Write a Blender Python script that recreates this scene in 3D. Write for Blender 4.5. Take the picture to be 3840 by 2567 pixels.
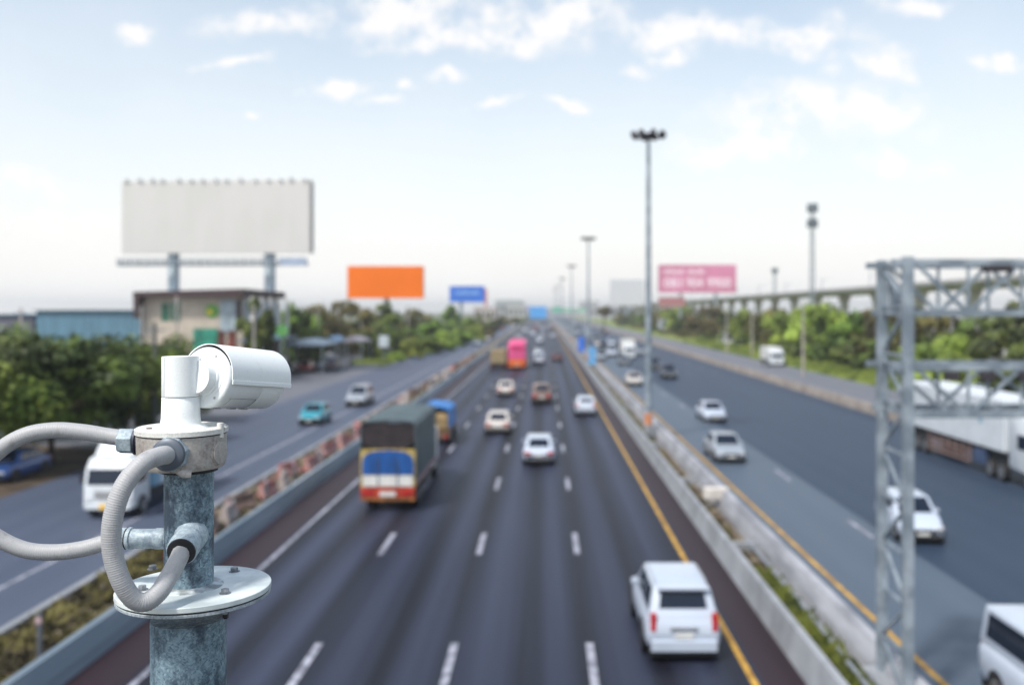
import bpy, bmesh, math, random
from mathutils import Vector, Matrix
R = math.radians
S = bpy.context.scene
COL = S.collection
for o in list(bpy.data.objects): bpy.data.objects.remove(o)

# ------------------------------------------------------------------ camera
CH = 8.6                      # eye height on the footbridge
cd = bpy.data.cameras.new('camera'); cam = bpy.data.objects.new('camera', cd); COL.objects.link(cam)
cam.location = (0, 0, CH); cam.rotation_euler = (R(90), 0, 0)
cd.lens = 32.95; cd.sensor_width = 36; cd.shift_x = -0.0315; cd.shift_y = -0.0307
cd.clip_start = 0.05; cd.clip_end = 20000
cd.dof.use_dof = True; cd.dof.focus_distance = 1.5; cd.dof.aperture_fstop = 2.9
S.camera = cam
# ------------------------------------------------------------------ sun + sky
SUN_EL, SUN_AZ = 56, 218      # azimuth clockwise from +Y (the road's direction)
sd = Vector((math.sin(R(SUN_AZ))*math.cos(R(SUN_EL)), math.cos(R(SUN_AZ))*math.cos(R(SUN_EL)), math.sin(R(SUN_EL))))
sl = bpy.data.lights.new('sun', 'SUN'); sun = bpy.data.objects.new('sun', sl); COL.objects.link(sun)
sl.energy = 2.8; sl.angle = R(5); sl.color = (1, .96, .9)
sun.rotation_euler = (-sd).to_track_quat('-Z', 'Y').to_euler(); sun.location = sd*60
S.view_settings.view_transform = 'Standard'; S.view_settings.look = 'None'
S.view_settings.exposure = 0.4; S.view_settings.gamma = 1

def build_world():
    w = bpy.data.worlds.new('World'); S.world = w; w.use_nodes = True
    nt = w.node_tree; N = nt.nodes; L = nt.links; N.clear()
    out = N.new('ShaderNodeOutputWorld'); bg = N.new('ShaderNodeBackground')
    sky = N.new('ShaderNodeTexSky'); sky.sky_type = 'NISHITA'; sky.sun_disc = False
    sky.sun_elevation = R(SUN_EL); sky.sun_rotation = R(SUN_AZ); sky.dust_density = 2.0; sky.air_density = 1.0; sky.ozone_density = 1.2
    tc = N.new('ShaderNodeTexCoord'); sep = N.new('ShaderNodeSeparateXYZ'); L.new(tc.outputs['Generated'], sep.inputs[0])
    def M(op, a, b=None, c=None, clamp=False):
        n = N.new('ShaderNodeMath'); n.operation = op; n.use_clamp = clamp
        for i, v in enumerate((a, b, c)):
            if v is None: continue
            if isinstance(v, (int, float)): n.inputs[i].default_value = v
            else: L.new(v, n.inputs[i])
        return n.outputs[0]
    yy = M('MAXIMUM', sep.outputs[1], 0.03)
    u = M('DIVIDE', sep.outputs[0], yy); v = M('DIVIDE', sep.outputs[2], yy)
    cv = N.new('ShaderNodeCombineXYZ'); L.new(u, cv.inputs[0]); L.new(v, cv.inputs[1])
    # soft distortion of the cloud outlines
    nz = N.new('ShaderNodeTexNoise'); nz.inputs['Scale'].default_value = 11; nz.inputs['Detail'].default_value = 9; nz.inputs['Roughness'].default_value = .6
    L.new(cv.outputs[0], nz.inputs['Vector'])
    nz2 = N.new('ShaderNodeTexNoise'); nz2.inputs['Scale'].default_value = 5; nz2.inputs['Detail'].default_value = 4
    L.new(cv.outputs[0], nz2.inputs['Vector'])
    nz3 = N.new('ShaderNodeTexNoise'); nz3.inputs['Scale'].default_value = 26; nz3.inputs['Detail'].default_value = 9; nz3.inputs['Roughness'].default_value = .65; L.new(cv.outputs[0], nz3.inputs['Vector'])
    wa = N.new('ShaderNodeVectorMath'); wa.operation = 'SUBTRACT'; L.new(nz.outputs['Color'], wa.inputs[0]); wa.inputs[1].default_value = (.5,.5,.5)
    wm = N.new('ShaderNodeVectorMath'); wm.operation = 'MULTIPLY_ADD'; L.new(wa.outputs[0], wm.inputs[0]); wm.inputs[1].default_value = (.15,.085,0); L.new(cv.outputs[0], wm.inputs[2])
    total = None
    blobs = [(940,28,215,62),(1270,50,180,50),(1120,78,330,26),(610,55,115,34),(330,62,70,24),(1600,65,190,38),(1850,85,150,36),(1560,118,60,20),
             (1880,255,240,62),(1690,335,150,38),(2060,365,90,34),(2000,150,110,40),(2095,12,90,24),(1460,150,44,16),(765,190,76,18),(875,228,56,13),
             (945,190,32,11),(1283,236,42,11),(1140,244,48,13),(540,145,80,12),(1040,168,36,14),(2270,150,50,14),(70,420,110,40),(575,252,26,9),
             (120,520,180,60)]
    for i, (px, py, a, b) in enumerate(blobs):
        mp = N.new('ShaderNodeMapping'); mp.vector_type = 'TEXTURE'
        mp.inputs['Location'].default_value = ((px-1247)/2147, (712-py)/2147, 0)
        mp.inputs['Scale'].default_value = (a/2147*1.45, b/2147*1.5, 1)
        L.new(wm.outputs[0], mp.inputs['Vector'])
        ln = N.new('ShaderNodeVectorMath'); ln.operation = 'LENGTH'; L.new(mp.outputs[0], ln.inputs[0])
        f = M('SUBTRACT', 1.0, ln.outputs['Value'], clamp=True)
        if i in (22, 24): f = M('MULTIPLY', f, .6)
        total = f if total is None else M('MAXIMUM', total, f)
    nn = M('MULTIPLY', M('SUBTRACT', nz3.outputs['Fac'], .5), 3.6)
    cl = M('ADD', total, M('MULTIPLY', nn, M('MULTIPLY', total, 1.6, clamp=True)))
    mr = N.new('ShaderNodeMapRange'); mr.interpolation_type = 'SMOOTHSTEP'; mr.inputs[1].default_value = .0; mr.inputs[2].default_value = 1.0
    L.new(cl, mr.inputs[0])
    # thin high cloud everywhere, thicker towards the horizon
    thin = M('MULTIPLY', nz2.outputs['Fac'], .5)
    hz = N.new('ShaderNodeMapRange'); hz.inputs[1].default_value = -.02; hz.inputs[2].default_value = .44; hz.inputs[3].default_value = 1; hz.inputs[4].default_value = .0
    L.new(sep.outputs[2], hz.inputs[0])
    hz2 = M('POWER', hz.outputs[0], 1.3)
    veil = M('ADD', M('MULTIPLY', hz2, .93), M('MULTIPLY', thin, .5), clamp=True)
    mixv = N.new('ShaderNodeMix'); mixv.data_type = 'RGBA'
    sc = N.new('ShaderNodeVectorMath'); sc.operation = 'MULTIPLY'; L.new(sky.outputs[0], sc.inputs[0]); sc.inputs[1].default_value = (SKYK*1.0, SKYK*1.0, SKYK*.90)
    L.new(veil, mixv.inputs[0]); L.new(sc.outputs[0], mixv.inputs[6]); mixv.inputs[7].default_value = (HZ*1.0, HZ*.98, HZ*.965, 1)
    mixc = N.new('ShaderNodeMix'); mixc.data_type = 'RGBA'
    L.new(M('MULTIPLY', mr.outputs[0], .80), mixc.inputs[0]); L.new(mixv.outputs[2], mixc.inputs[6]); mixc.inputs[7].default_value = (HZ*1.0, HZ*.965, HZ*.94, 1)
    L.new(mixc.outputs[2], bg.inputs['Color']); bg.inputs['Strength'].default_value = 0.1
    L.new(bg.outputs[0], out.inputs[0])
SKYK, HZ = 1.72, 8.5
build_world()

# ------------------------------------------------------------------ materials
MATS = {}
def mat(name, col, rough=.6, metal=0., var=.12, scale=2., bump=0., bscale=40., stretch=None, col2=None, thr=(.4, .6), spec=.5, coat=0., objrand=0., detail=5, coord='Object'):
    if name in MATS: return MATS[name]
    m = bpy.data.materials.new(name); m.use_nodes = True; nt = m.node_tree; N = nt.nodes; L = nt.links
    b = N['Principled BSDF']; b.inputs['Roughness'].default_value = rough; b.inputs['Metallic'].default_value = metal
    b.inputs['Specular IOR Level'].default_value = spec; b.inputs['Coat Weight'].default_value = coat
    tc = N.new('ShaderNodeTexCoord'); mp = N.new('ShaderNodeMapping'); L.new(tc.outputs[coord], mp.inputs[0])
    if stretch: mp.inputs['Scale'].default_value = stretch
    nz = N.new('ShaderNodeTexNoise'); nz.inputs['Scale'].default_value = scale; nz.inputs['Detail'].default_value = detail; L.new(mp.outputs[0], nz.inputs['Vector'])
    cr = N.new('ShaderNodeValToRGB'); e = cr.color_ramp.elements
    c1 = [c*(1-var) for c in col]; c2 = list(col2) if col2 else [min(1, c*(1+var)) for c in col]
    e[0].position, e[1].position = thr; e[0].color = (*c1, 1); e[1].color = (*c2, 1)
    L.new(nz.outputs['Fac'], cr.inputs[0]); last = cr.outputs[0]
    if objrand:
        oi = N.new('ShaderNodeObjectInfo'); hs = N.new('ShaderNodeHueSaturation')
        mr = N.new('ShaderNodeMapRange'); mr.inputs[3].default_value = 1-objrand; mr.inputs[4].default_value = 1+objrand
        mh = N.new('ShaderNodeMapRange'); mh.inputs[3].default_value = .5-.035*objrand*2; mh.inputs[4].default_value = .5+.035*objrand*2
        L.new(oi.outputs['Random'], mr.inputs[0]); L.new(mr.outputs[0], hs.inputs['Value']); L.new(oi.outputs['Random'], mh.inputs[0]); L.new(mh.outputs[0], hs.inputs['Hue'])
        L.new(last, hs.inputs['Color']); last = hs.outputs[0]
    L.new(last, b.inputs['Base Color'])
    if bump:
        nb = N.new('ShaderNodeTexNoise'); nb.inputs['Scale'].default_value = bscale; nb.inputs['Detail'].default_value = 4; L.new(mp.outputs[0], nb.inputs['Vector'])
        bp = N.new('ShaderNodeBump'); bp.inputs['Strength'].default_value = bump; bp.inputs['Distance'].default_value = .01
        L.new(nb.outputs['Fac'], bp.inputs['Height']); L.new(bp.outputs[0], b.inputs['Normal'])
    MATS[name] = m; return m

def asphalt(name, a, b, laneW=3.5, x0=0., contrast=1., rough=.52):
    """asphalt with tyre-worn bands along the lanes and fine grain"""
    m = bpy.data.materials.new(name); m.use_nodes = True; nt = m.node_tree; N = nt.nodes; L = nt.links
    p = N['Principled BSDF']; p.inputs['Roughness'].default_value = rough; p.inputs['Specular IOR Level'].default_value = .22
    tc = N.new('ShaderNodeTexCoord')
    def nz(sc, st, det=4):
        mp = N.new('ShaderNodeMapping'); mp.inputs['Scale'].default_value = st; L.new(tc.outputs['Object'], mp.inputs[0])
        n = N.new('ShaderNodeTexNoise'); n.inputs['Scale'].default_value = sc; n.inputs['Detail'].default_value = det; L.new(mp.outputs[0], n.inputs['Vector']); return n.outputs['Fac']
    def M(op, x, y, clamp=False):
        n = N.new('ShaderNodeMath'); n.operation = op; n.use_clamp = clamp
        for i, v in enumerate((x, y)):
            if isinstance(v, (int, float)): n.inputs[i].default_value = v
            else: L.new(v, n.inputs[i])
        return n.outputs[0]
    sp = N.new('ShaderNodeSeparateXYZ'); L.new(tc.outputs['Object'], sp.inputs[0])
    ph = M('MULTIPLY', M('SUBTRACT', sp.outputs[0], x0), 2*math.pi/laneW*2)
    wv = M('MULTIPLY', M('ADD', M('COSINE', ph, 0), 1), .5)            # two wheel paths per lane
    band = nz(1.0, (1.1, .012, 1)); patch = nz(1.0, (.25, .05, 1)); grain = nz(9, (1, 1, 1), 8)
    f = M('ADD', M('MULTIPLY', wv, .33*contrast), M('MULTIPLY', band, .75*contrast))
    f = M('ADD', f, M('MULTIPLY', M('SUBTRACT', patch, .5), .5)); f = M('ADD', f, M('MULTIPLY', M('SUBTRACT', grain, .5), .5))
    f = M('SUBTRACT', f, .54*contrast-.46, True)
    mx = N.new('ShaderNodeMix'); mx.data_type = 'RGBA'; L.new(f, mx.inputs[0]); mx.inputs[6].default_value = (*a, 1); mx.inputs[7].default_value = (*b, 1)
    L.new(mx.outputs[2], p.inputs['Base Color'])
    bp = N.new('ShaderNodeBump'); bp.inputs['Strength'].default_value = .15; bp.inputs['Distance'].default_value = .01; L.new(nz(60, (1, 1, 1), 3), bp.inputs['Height']); L.new(bp.outputs[0], p.inputs['Normal'])
    return m

def galvanised(name, c1, c2, dark, darkamt=.5, rough=.5):
    m = bpy.data.materials.new(name); m.use_nodes = True; nt = m.node_tree; N = nt.nodes; L = nt.links
    p = N['Principled BSDF']; p.inputs['Roughness'].default_value = rough; p.inputs['Metallic'].default_value = .12
    tc = N.new('ShaderNodeTexCoord')
    vo = N.new('ShaderNodeTexVoronoi'); vo.inputs['Scale'].default_value = 330; 
    n0 = N.new('ShaderNodeTexNoise'); n0.inputs['Scale'].default_value = 60; L.new(tc.outputs['Object'], n0.inputs['Vector'])
    va = N.new('ShaderNodeVectorMath'); va.operation = 'SCALE'; va.inputs['Scale'].default_value = .012; L.new(n0.outputs['Color'], va.inputs[0])
    vb = N.new('ShaderNodeVectorMath'); L.new(tc.outputs['Object'], vb.inputs[0]); L.new(va.outputs[0], vb.inputs[1]); L.new(vb.outputs[0], vo.inputs['Vector'])
    bw = N.new('ShaderNodeRGBToBW'); L.new(vo.outputs['Color'], bw.inputs[0])
    m1 = N.new('ShaderNodeMix'); m1.data_type = 'RGBA'; L.new(bw.outputs[0], m1.inputs[0]); m1.inputs[6].default_value = (*c1, 1); m1.inputs[7].default_value = (*c2, 1)
    n2 = N.new('ShaderNodeTexNoise'); n2.inputs['Scale'].default_value = 21; n2.inputs['Detail'].default_value = 8; n2.inputs['Roughness'].default_value = .7
    mp = N.new('ShaderNodeMapping'); mp.inputs['Scale'].default_value = (1, 1, .55); L.new(tc.outputs['Object'], mp.inputs[0]); L.new(mp.outputs[0], n2.inputs['Vector'])
    mr = N.new('ShaderNodeMapRange'); mr.inputs[1].default_value = .46; mr.inputs[2].default_value = .60; mr.inputs[4].default_value = darkamt; L.new(n2.outputs['Fac'], mr.inputs[0])
    m2 = N.new('ShaderNodeMix'); m2.data_type = 'RGBA'; L.new(mr.outputs[0], m2.inputs[0]); L.new(m1.outputs[2], m2.inputs[6]); m2.inputs[7].default_value = (*dark, 1)
    L.new(m2.outputs[2], p.inputs['Base Color'])
    bp = N.new('ShaderNodeBump'); bp.inputs['Strength'].default_value = .12; bp.inputs['Distance'].default_value = .001; L.new(n2.outputs['Fac'], bp.inputs['Height']); L.new(bp.outputs[0], p.inputs['Normal'])
    return m

# ------------------------------------------------------------------ mesh builder
class MB:
    def __init__(s): s.v = []; s.f = []; s.mi = []
    def add(s, vs, fs, mi=0):
        k = len(s.v); s.v += [tuple(v) for v in vs]; s.f += [tuple(i+k for i in f) for f in fs]; s.mi += [mi]*len(fs); return s
    def box(s, x0, x1, y0, y1, z0, z1, mi=0):
        return s.add([(x0,y0,z0),(x1,y0,z0),(x1,y1,z0),(x0,y1,z0),(x0,y0,z1),(x1,y0,z1),(x1,y1,z1),(x0,y1,z1)],
                     [(0,3,2,1),(4,5,6,7),(0,1,5,4),(1,2,6,5),(2,3,7,6),(3,0,4,7)], mi)
    def prism(s, poly, y0, y1):            # cross-section polygon in XZ, extruded along Y
        n = len(poly); vs = [(x, y0, z) for x, z in poly]+[(x, y1, z) for x, z in poly]
        return s.add(vs, [tuple(range(n)), tuple(range(2*n-1, n-1, -1))]+[(i, i+n, (i+1) % n+n, (i+1) % n) for i in range(n)])
    def beam(s, a, b, w, h=None):          # square bar from a to b
        a = Vector(a); b = Vector(b); d = (b-a).normalized(); h = h or w
        up = Vector((0,0,1)) if abs(d.z) < .95 else Vector((0,1,0)); x = d.cross(up).normalized(); y = x.cross(d)
        vs = [p+x*sx*w/2+y*sy*h/2 for p in (a, b) for sx, sy in ((-1,-1),(1,-1),(1,1),(-1,1))]
        return s.add(vs, [(3,2,1,0),(4,5,6,7),(0,1,5,4),(1,2,6,5),(2,3,7,6),(3,0,4,7)])
    def tube(s, pts, r, n=12, caps=True):  # round tube through points, r number or list
        pts = [Vector(p) for p in pts]; m = len(pts); rr = r if isinstance(r, (list, tuple)) else [r]*m
        t0 = (pts[1]-pts[0]).normalized(); nrm = t0.orthogonal().normalized(); vs = []
        for i, p in enumerate(pts):
            t = (pts[min(i+1, m-1)]-pts[max(i-1, 0)]).normalized()
            nrm = (nrm-t*nrm.dot(t)).normalized(); bn = t.cross(nrm)
            for k in range(n):
                a = 2*math.pi*k/n; vs.append(p+(nrm*math.cos(a)+bn*math.sin(a))*rr[i])
        fs = [(i*n+k, i*n+(k+1) % n, (i+1)*n+(k+1) % n, (i+1)*n+k) for i in range(m-1) for k in range(n)]
        if caps: fs += [tuple(range(n-1, -1, -1)), tuple((m-1)*n+k for k in range(n))]
        return s.add(vs, fs)
    def lathe(s, o, d, prof, n=24, ph=0.):     # prof: [(distance along d, radius)]
        o = Vector(o); d = Vector(d).normalized(); a = Vector((0,0,1)) if abs(d.z) < .9 else Vector((1,0,0)); x = d.cross(a).normalized(); y = d.cross(x)
        vs = [o+d*t+(x*math.cos(ph+2*math.pi*k/n)+y*math.sin(ph+2*math.pi*k/n))*r for t, r in prof for k in range(n)]; m = len(prof)
        fs = [(i*n+k, (i+1)*n+k, (i+1)*n+(k+1) % n, i*n+(k+1) % n) for i in range(m-1) for k in range(n)]
        fs += [tuple(range(n)), tuple((m-1)*n+k for k in range(n-1, -1, -1))]
        return s.add(vs, fs)
    def quad(s, a, b, c, d, mi=0): return s.add([a, b, c, d], [(0,1,2,3)], mi)
    def mesh(s, name, m, smooth=False, bevel=0, seg=2):
        me = bpy.data.meshes.new(name); me.from_pydata(s.v, [], s.f)
        ms = m if isinstance(m, (list, tuple)) else [m]
        for q in ms: me.materials.append(q)
        for i, p in enumerate(me.polygons): p.material_index = s.mi[i]
        bm = bmesh.new(); bm.from_mesh(me)
        bmesh.ops.recalc_face_normals(bm, faces=bm.faces)
        if bevel: bmesh.ops.bevel(bm, geom=[e for e in bm.edges if len(e.link_faces) == 2 and e.calc_face_angle(0) > .5], offset=bevel, segments=seg, affect='EDGES', profile=.5, clamp_overlap=True)
        if smooth:
            for f in bm.faces: f.smooth = True
            for e in bm.edges:
                if len(e.link_faces) == 2 and e.calc_face_angle(0) > R(38): e.smooth = False
        bm.to_mesh(me); bm.free(); return me
    def build(s, name, m, parent=None, smooth=False, bevel=0, world=False, seg=2):
        if world and parent is not None:
            off = Vector((0,0,0)); q = parent
            while q is not None: off += q.location; q = q.parent
            s.v = [tuple(Vector(v)-off) for v in s.v]
        o = bpy.data.objects.new(name, s.mesh(name, m, smooth, bevel, seg)); COL.objects.link(o); o.parent = parent; return o

def tag(o, label=None, cat=None, group=None, kind=None):
    if label: o['label'] = label
    if cat: o['category'] = cat
    if group: o['group'] = group
    if kind: o['kind'] = kind
    return o
def root(name, loc, label, cat, group=None, rz=0):
    o = bpy.data.objects.new(name, None); COL.objects.link(o); o.location = loc; o.rotation_euler = (0,0,rz); o.empty_display_size = .3
    return tag(o, label, cat, group)
def clone(src, loc, label=None, rz=None, group=None, scale=None):
    kids = {}
    for o in COL.objects:
        if o.parent is not None: kids.setdefault(o.parent, []).append(o)
    c = src.copy(); COL.objects.link(c); c.location = loc
    if label: c['label'] = label
    if group: c['group'] = group
    if rz is not None: c.rotation_euler = (0,0,rz)
    if scale is not None: c.scale = scale
    def rec(a, b):
        for k in kids.get(a, []):
            n = k.copy(); COL.objects.link(n); n.parent = b; rec(k, n)
    rec(src, c); return c
F = 2147.0
def P(px, py, Y): return Vector(((px-1247)*Y/F, Y, CH-(py-712)*Y/F))
def GX(px, Y): return (px-1247)*Y/F

ORD = ['nearest','second nearest','third nearest','fourth nearest','fifth nearest','sixth nearest','seventh nearest','eighth nearest','ninth nearest','tenth nearest','eleventh nearest','twelfth nearest','thirteenth nearest','fourteenth nearest','fifteenth nearest','sixteenth nearest','seventeenth nearest','eighteenth nearest','nineteenth nearest','twentieth nearest']+[t+' farthest' for t in ('sixteenth','fifteenth','fourteenth','thirteenth','twelfth','eleventh','tenth','ninth','eighth','seventh','sixth','fifth','fourth','third','second','very')]
# ================================================================== SETTING
m_soil = mat('ground_soil', (.10,.10,.05), .95, var=.4, scale=.15, col2=(.14,.16,.06))
m_grass = mat('grass_ground', (.07,.11,.025), .95, var=.5, scale=.6, col2=(.16,.17,.05))
m_medsoil = mat('median_soil', (.10,.060,.032), .95, var=.5, scale=1.1, col2=(.20,.17,.12), thr=(.42,.62))
m_conc = mat('concrete_pale', (.26,.275,.30), .8, var=.15, scale=.8, bump=.3, bscale=12)
m_concblue = mat('concrete_bluish', (.17,.23,.29), .65, var=.18, scale=.5, stretch=(1,.2,1), col2=(.27,.31,.36))
m_concwhite = mat('concrete_stained_white', (.26,.27,.30), .8, var=.3, scale=1.1, stretch=(1,.4,2), col2=(.42,.43,.47), thr=(.3,.7))
m_concbeige = mat('concrete_beige', (.30,.26,.23), .85, var=.2, scale=.4)
m_main = asphalt('asphalt_worn', (.004,.0035,.007), (.036,.044,.078), x0=-2.32+.9, contrast=2.0)
m_right = asphalt('asphalt_new_dark', (.018,.033,.060), (.036,.054,.088), x0=12.5, contrast=.6)
m_inner = asphalt('asphalt_pale', (.066,.092,.128), (.09,.118,.155), contrast=.6)
m_left = asphalt('asphalt_bluegrey', (.055,.07,.11), (.085,.103,.148), x0=-16.9, contrast=.7)
m_serv = asphalt('asphalt_service', (.11,.115,.135), (.16,.165,.19), contrast=.5)
m_should = asphalt('asphalt_maroon', (.016,.008,.012), (.038,.021,.026), contrast=.8)
m_white = mat('road_paint_white', (.24,.25,.31), .7, var=.35, scale=3, col2=(.36,.37,.44))
m_yellow = mat('road_paint_yellow', (.42,.22,.025), .6, var=.25, scale=2, col2=(.55,.32,.045))

def sheet(name, x0, x1, y0, y1, z, m, sub=1):
    b = MB(); b.quad((x0,y0,z),(x1,y0,z),(x1,y1,z),(x0,y1,z)); return tag(b.build(name, m), kind='structure')
def poly(name, pts, z, m, kind='structure'):
    b = MB(); b.add([(x, y, z) for x, y in pts], [tuple(range(len(pts)))]); return tag(b.build(name, m), kind=kind)
YF = 2600.
sheet('ground', -1800, 1800, -200, 4800, -.02, m_soil)
sheet('main_road', -9.7, 5.1, -60, YF, 0, m_main)
sheet('road_shoulder', -11.25, -9.7, -60, YF, 0, m_should)
sheet('road_shoulder', 5.1, 6.2, -60, YF, 0, m_should)
sheet('right_road', 13.15, 27.3, -60, YF, 0, m_right)
sheet('right_road_inner_lane', 8.0, 13.15, -60, YF, 0, m_inner)
sheet('left_road', -25, -14.4, -60, YF, 0, m_left)
poly('left_service_road', [(-25,58),(-25,138),(-31.5,225),(-31.5,900),(-39,900),(-39,200),(-40,62)], .004, m_serv)
sheet('right_service_road', 27.9, 38, -20, 1500, 0, m_serv)
sheet('left_median', -14.4, -11.5, -60, YF, .02, m_medsoil)
sheet('right_median', 6.2, 8.0, -60, YF, .03, m_medsoil)
tag(MB().prism([(-14.55,0),(-14.55,.14),(-14.3,.14),(-14.3,0)], -60, YF).build('kerb', m_conc), kind='structure')
poly('grass_verge', [(-24.9,140),(-24.9,1500),(-31.4,1500),(-31.4,226)], .012, m_grass)
poly('grass_verge', [(38,-20),(38,1400),(76,1400),(76,-20)], .0, mat('grass_bright_ground', (.12,.17,.025), .95, var=.3, scale=.15, col2=(.22,.26,.05)))
poly('left_verge', [(-25,-20),(-25,58),(-40,62),(-60,62),(-60,-20)], .0, mat('verge_dirt', (.045,.028,.018), .95, var=.4, scale=.5, col2=(.08,.055,.03)))
poly('parking_yard', [(-39,40),(-39,200),(-75,200),(-75,40)], .006, mat('yard_concrete', (.20,.20,.22), .85, var=.2, scale=.2))

mk = MB()
mk.box(-9.56,-9.40,-30,900,.004,.006)
for X in (-5.82,-2.32,1.17):
    k = 0
    while True:
        y1 = 24.3+12.05*k; k += 1
        if y1 > 620: break
        mk.box(X-.10, X+.10, y1-3.2, y1, .004, .006)
for k in range(-2, 40):
    y1 = 38.6+12.05*k; mk.box(12.5-.1, 12.5+.1, y1-3, y1, .004, .006)
for X in (16.2, 19.8, 23.4):
    for k in range(-2, 30):
        y1 = 34+12.05*k
        if y1 > 130 or X < 17 and False: mk.box(X-.07, X+.07, y1-3, y1, .004, .006)
mk.box(-16.98,-16.82,-30,900,.004,.006); mk.box(-24.7,-24.6,60,500,.004,.006)
tag(mk.build('road_markings', m_white), kind='structure')
my = MB(); my.box(4.79,4.95,-30,900,.004,.006); my.box(9.14,9.30,-30,900,.004,.006)
tag(my.build('road_edge_lines', m_yellow), kind='structure')

# concrete barriers that line the carriageways
def barrier(name, prof, y0, y1, m, label, seglen=0):
    o = MB().prism(prof, y0, y1).build(name, m, bevel=0); return tag(o, label, 'barrier')
jers = lambda xc, w, h, b: [(xc-w/2-b,0),(xc-w/2,h*.35),(xc-w/2+.03,h),(xc+w/2-.03,h),(xc+w/2,h*.35),(xc+w/2+b,0)]
barrier('concrete_barrier', [(-11.5,0),(-11.5,.72),(-11.32,.72),(-11.14,.3),(-11.08,0)], -40, 1800, m_concblue, 'long bluish grey concrete barrier between the main road and the left planted strip')
barrier('concrete_barrier', [(6.05,0),(6.12,.3),(6.2,.78),(6.38,.78),(6.42,0)], -40, 1800, m_conc, 'pale grey concrete barrier on the near side of the planted median, beside the yellow line')
barrier('concrete_barrier', [(7.52,0),(7.6,.4),(7.75,.86),(7.98,.86),(8.1,.3),(8.2,0)], -40, 1800, m_concwhite, 'stained white concrete barrier on the far side of the planted median')
barrier('concrete_barrier', [(27.25,0),(27.35,.8),(27.62,.8),(27.9,0)], -20, 1600, m_concbeige, 'beige concrete barrier between the right carriageway and the service road')
jb = MB()
for yy in (33.5, 46.5, 59, 82, 105): jb.box(6.42, 7.58, yy-.18, yy+.18, .0, .34)
tag(jb.build('median_cross_wall', m_conc), kind='structure')
tag(MB().tube([(7.0,12,.42),(7.05,20,.40),(7.25,26,.36),(7.35,34,.3)], .06, 8).build('drain_pipe', mat('pipe_grey', (.22,.24,.27), .5)), 'long grey pipe lying in the planted median', 'pipe')

# ------------------------------------------------------------------ foliage
random.seed(7)
m_leaf = mat('leaf_green', (.05,.09,.014), .7, var=.4, scale=1.0, col2=(.17,.25,.03), objrand=.25)
m_leafdark = mat('leaf_dark', (.032,.054,.008), .7, var=.4, scale=1.2, col2=(.125,.175,.022), objrand=.25)
m_leafolive = mat('leaf_olive', (.075,.065,.020), .75, var=.35, scale=.8, col2=(.19,.165,.045), objrand=.25)
m_leafbright = mat('leaf_bright', (.13,.19,.02), .7, var=.3, scale=.7, col2=(.30,.38,.05), objrand=.25)
m_bark = mat('bark', (.06,.04,.03), .9, var=.3, scale=4)
def crown_mesh(name, m, rx, rz, n, leaf, clusters, seed, flat=.0):
    rnd = random.Random(seed); b = MB(); cs = []
    for i in range(clusters):
        while True:
            p = Vector((rnd.uniform(-1,1), rnd.uniform(-1,1), rnd.uniform(-1,1)))
            if .35 < p.length < .95: break
        cs.append((Vector((p.x*rx, p.y*rx, p.z*rz)), rnd.uniform(.22,.42)*min(rx, rz)*1.1))
    for i in range(n):
        c, r = rnd.choice(cs); d = Vector((rnd.gauss(0,1), rnd.gauss(0,1), rnd.gauss(0,.8))).normalized()*r*rnd.uniform(.45,1.12)**.8
        p = c+d; s = leaf*rnd.uniform(.6,1.4)
        nrm = (d.normalized()+Vector((rnd.uniform(-1,1), rnd.uniform(-1,1), rnd.uniform(-.4,1)))*.8).normalized()
        t = nrm.orthogonal().normalized(); t.rotate(Matrix.Rotation(rnd.uniform(0,6.28), 3, nrm)); q = nrm.cross(t)
        b.quad(p-t*s*.5-q*s*.2, p+t*s*.1-q*s*.42, p+t*s*.6+q*s*.1, p-t*s*.1+q*s*.4)
    return b.mesh(name, m)
CR = {}
def crown(kind):
    if kind not in CR:
        spec = {'round': (m_leaf,1,.85,2600,.16,26,1), 'dark': (m_leafdark,1,.8,2600,.16,26,2), 'olive': (m_leafolive,1,.95,2600,.16,26,3),
                'bright': (m_leafbright,1,.8,2200,.17,22,4), 'tall': (m_leaf,.7,1.15,2400,.15,24,5), 'big': (m_leafdark,1,.72,9000,.075,46,6), 'big2': (m_leaf,1,.72,8000,.08,40,8)}[kind]
        m, rx, rz, n, lf, c, sd_ = spec; CR[kind] = crown_mesh('crown', m, rx, rz, n, lf, c, sd_)
    return CR[kind]
def tree(name, X, Y, top, width, kind, label, group=None, bottom=None, cat='tree', rnd=random):
    """crown spans from bottom to top (heights), width across"""
    r = root(name, (X, Y, 0), label, cat, group, rnd.uniform(0, 6.28))
    if bottom is None: bottom = top*.3
    hz = (top-bottom)/2; base = {'tall': 1.15, 'olive': .95, 'round': .85, 'dark': .8, 'bright': .8, 'big': .72, 'big2': .72}[kind]
    c = bpy.data.objects.new('crown', crown(kind)); COL.objects.link(c); c.parent = r; c.location = (0,0,(top+bottom)/2)
    sxy = width/2/(.7 if kind == 'tall' else 1)*.93; c.scale = (sxy, sxy*rnd.uniform(.85,1.1), hz/base*.93)
    if cat == 'tree' or bottom > .5:
        b = MB(); tr = max(.08, top*.022); z1 = bottom+hz*.9
        b.tube([(0,0,-.1),(tr*.4,0,bottom*.6),(0,tr*.3,z1)], [tr*1.25, tr, tr*.45], 8)
        for k in range(5):
            a = k*1.3+rnd.random(); b.tube([(0,0,bottom*.75+k*.12*hz),(math.cos(a)*width*.14, math.sin(a)*width*.14, bottom+hz*.5),(math.cos(a)*width*.27, math.sin(a)*width*.27, bottom+hz*(.7+.1*k))], [tr*.5, tr*.35, tr*.15], 6)
        b.build('trunk', m_bark, r, smooth=True)
    return r
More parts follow.
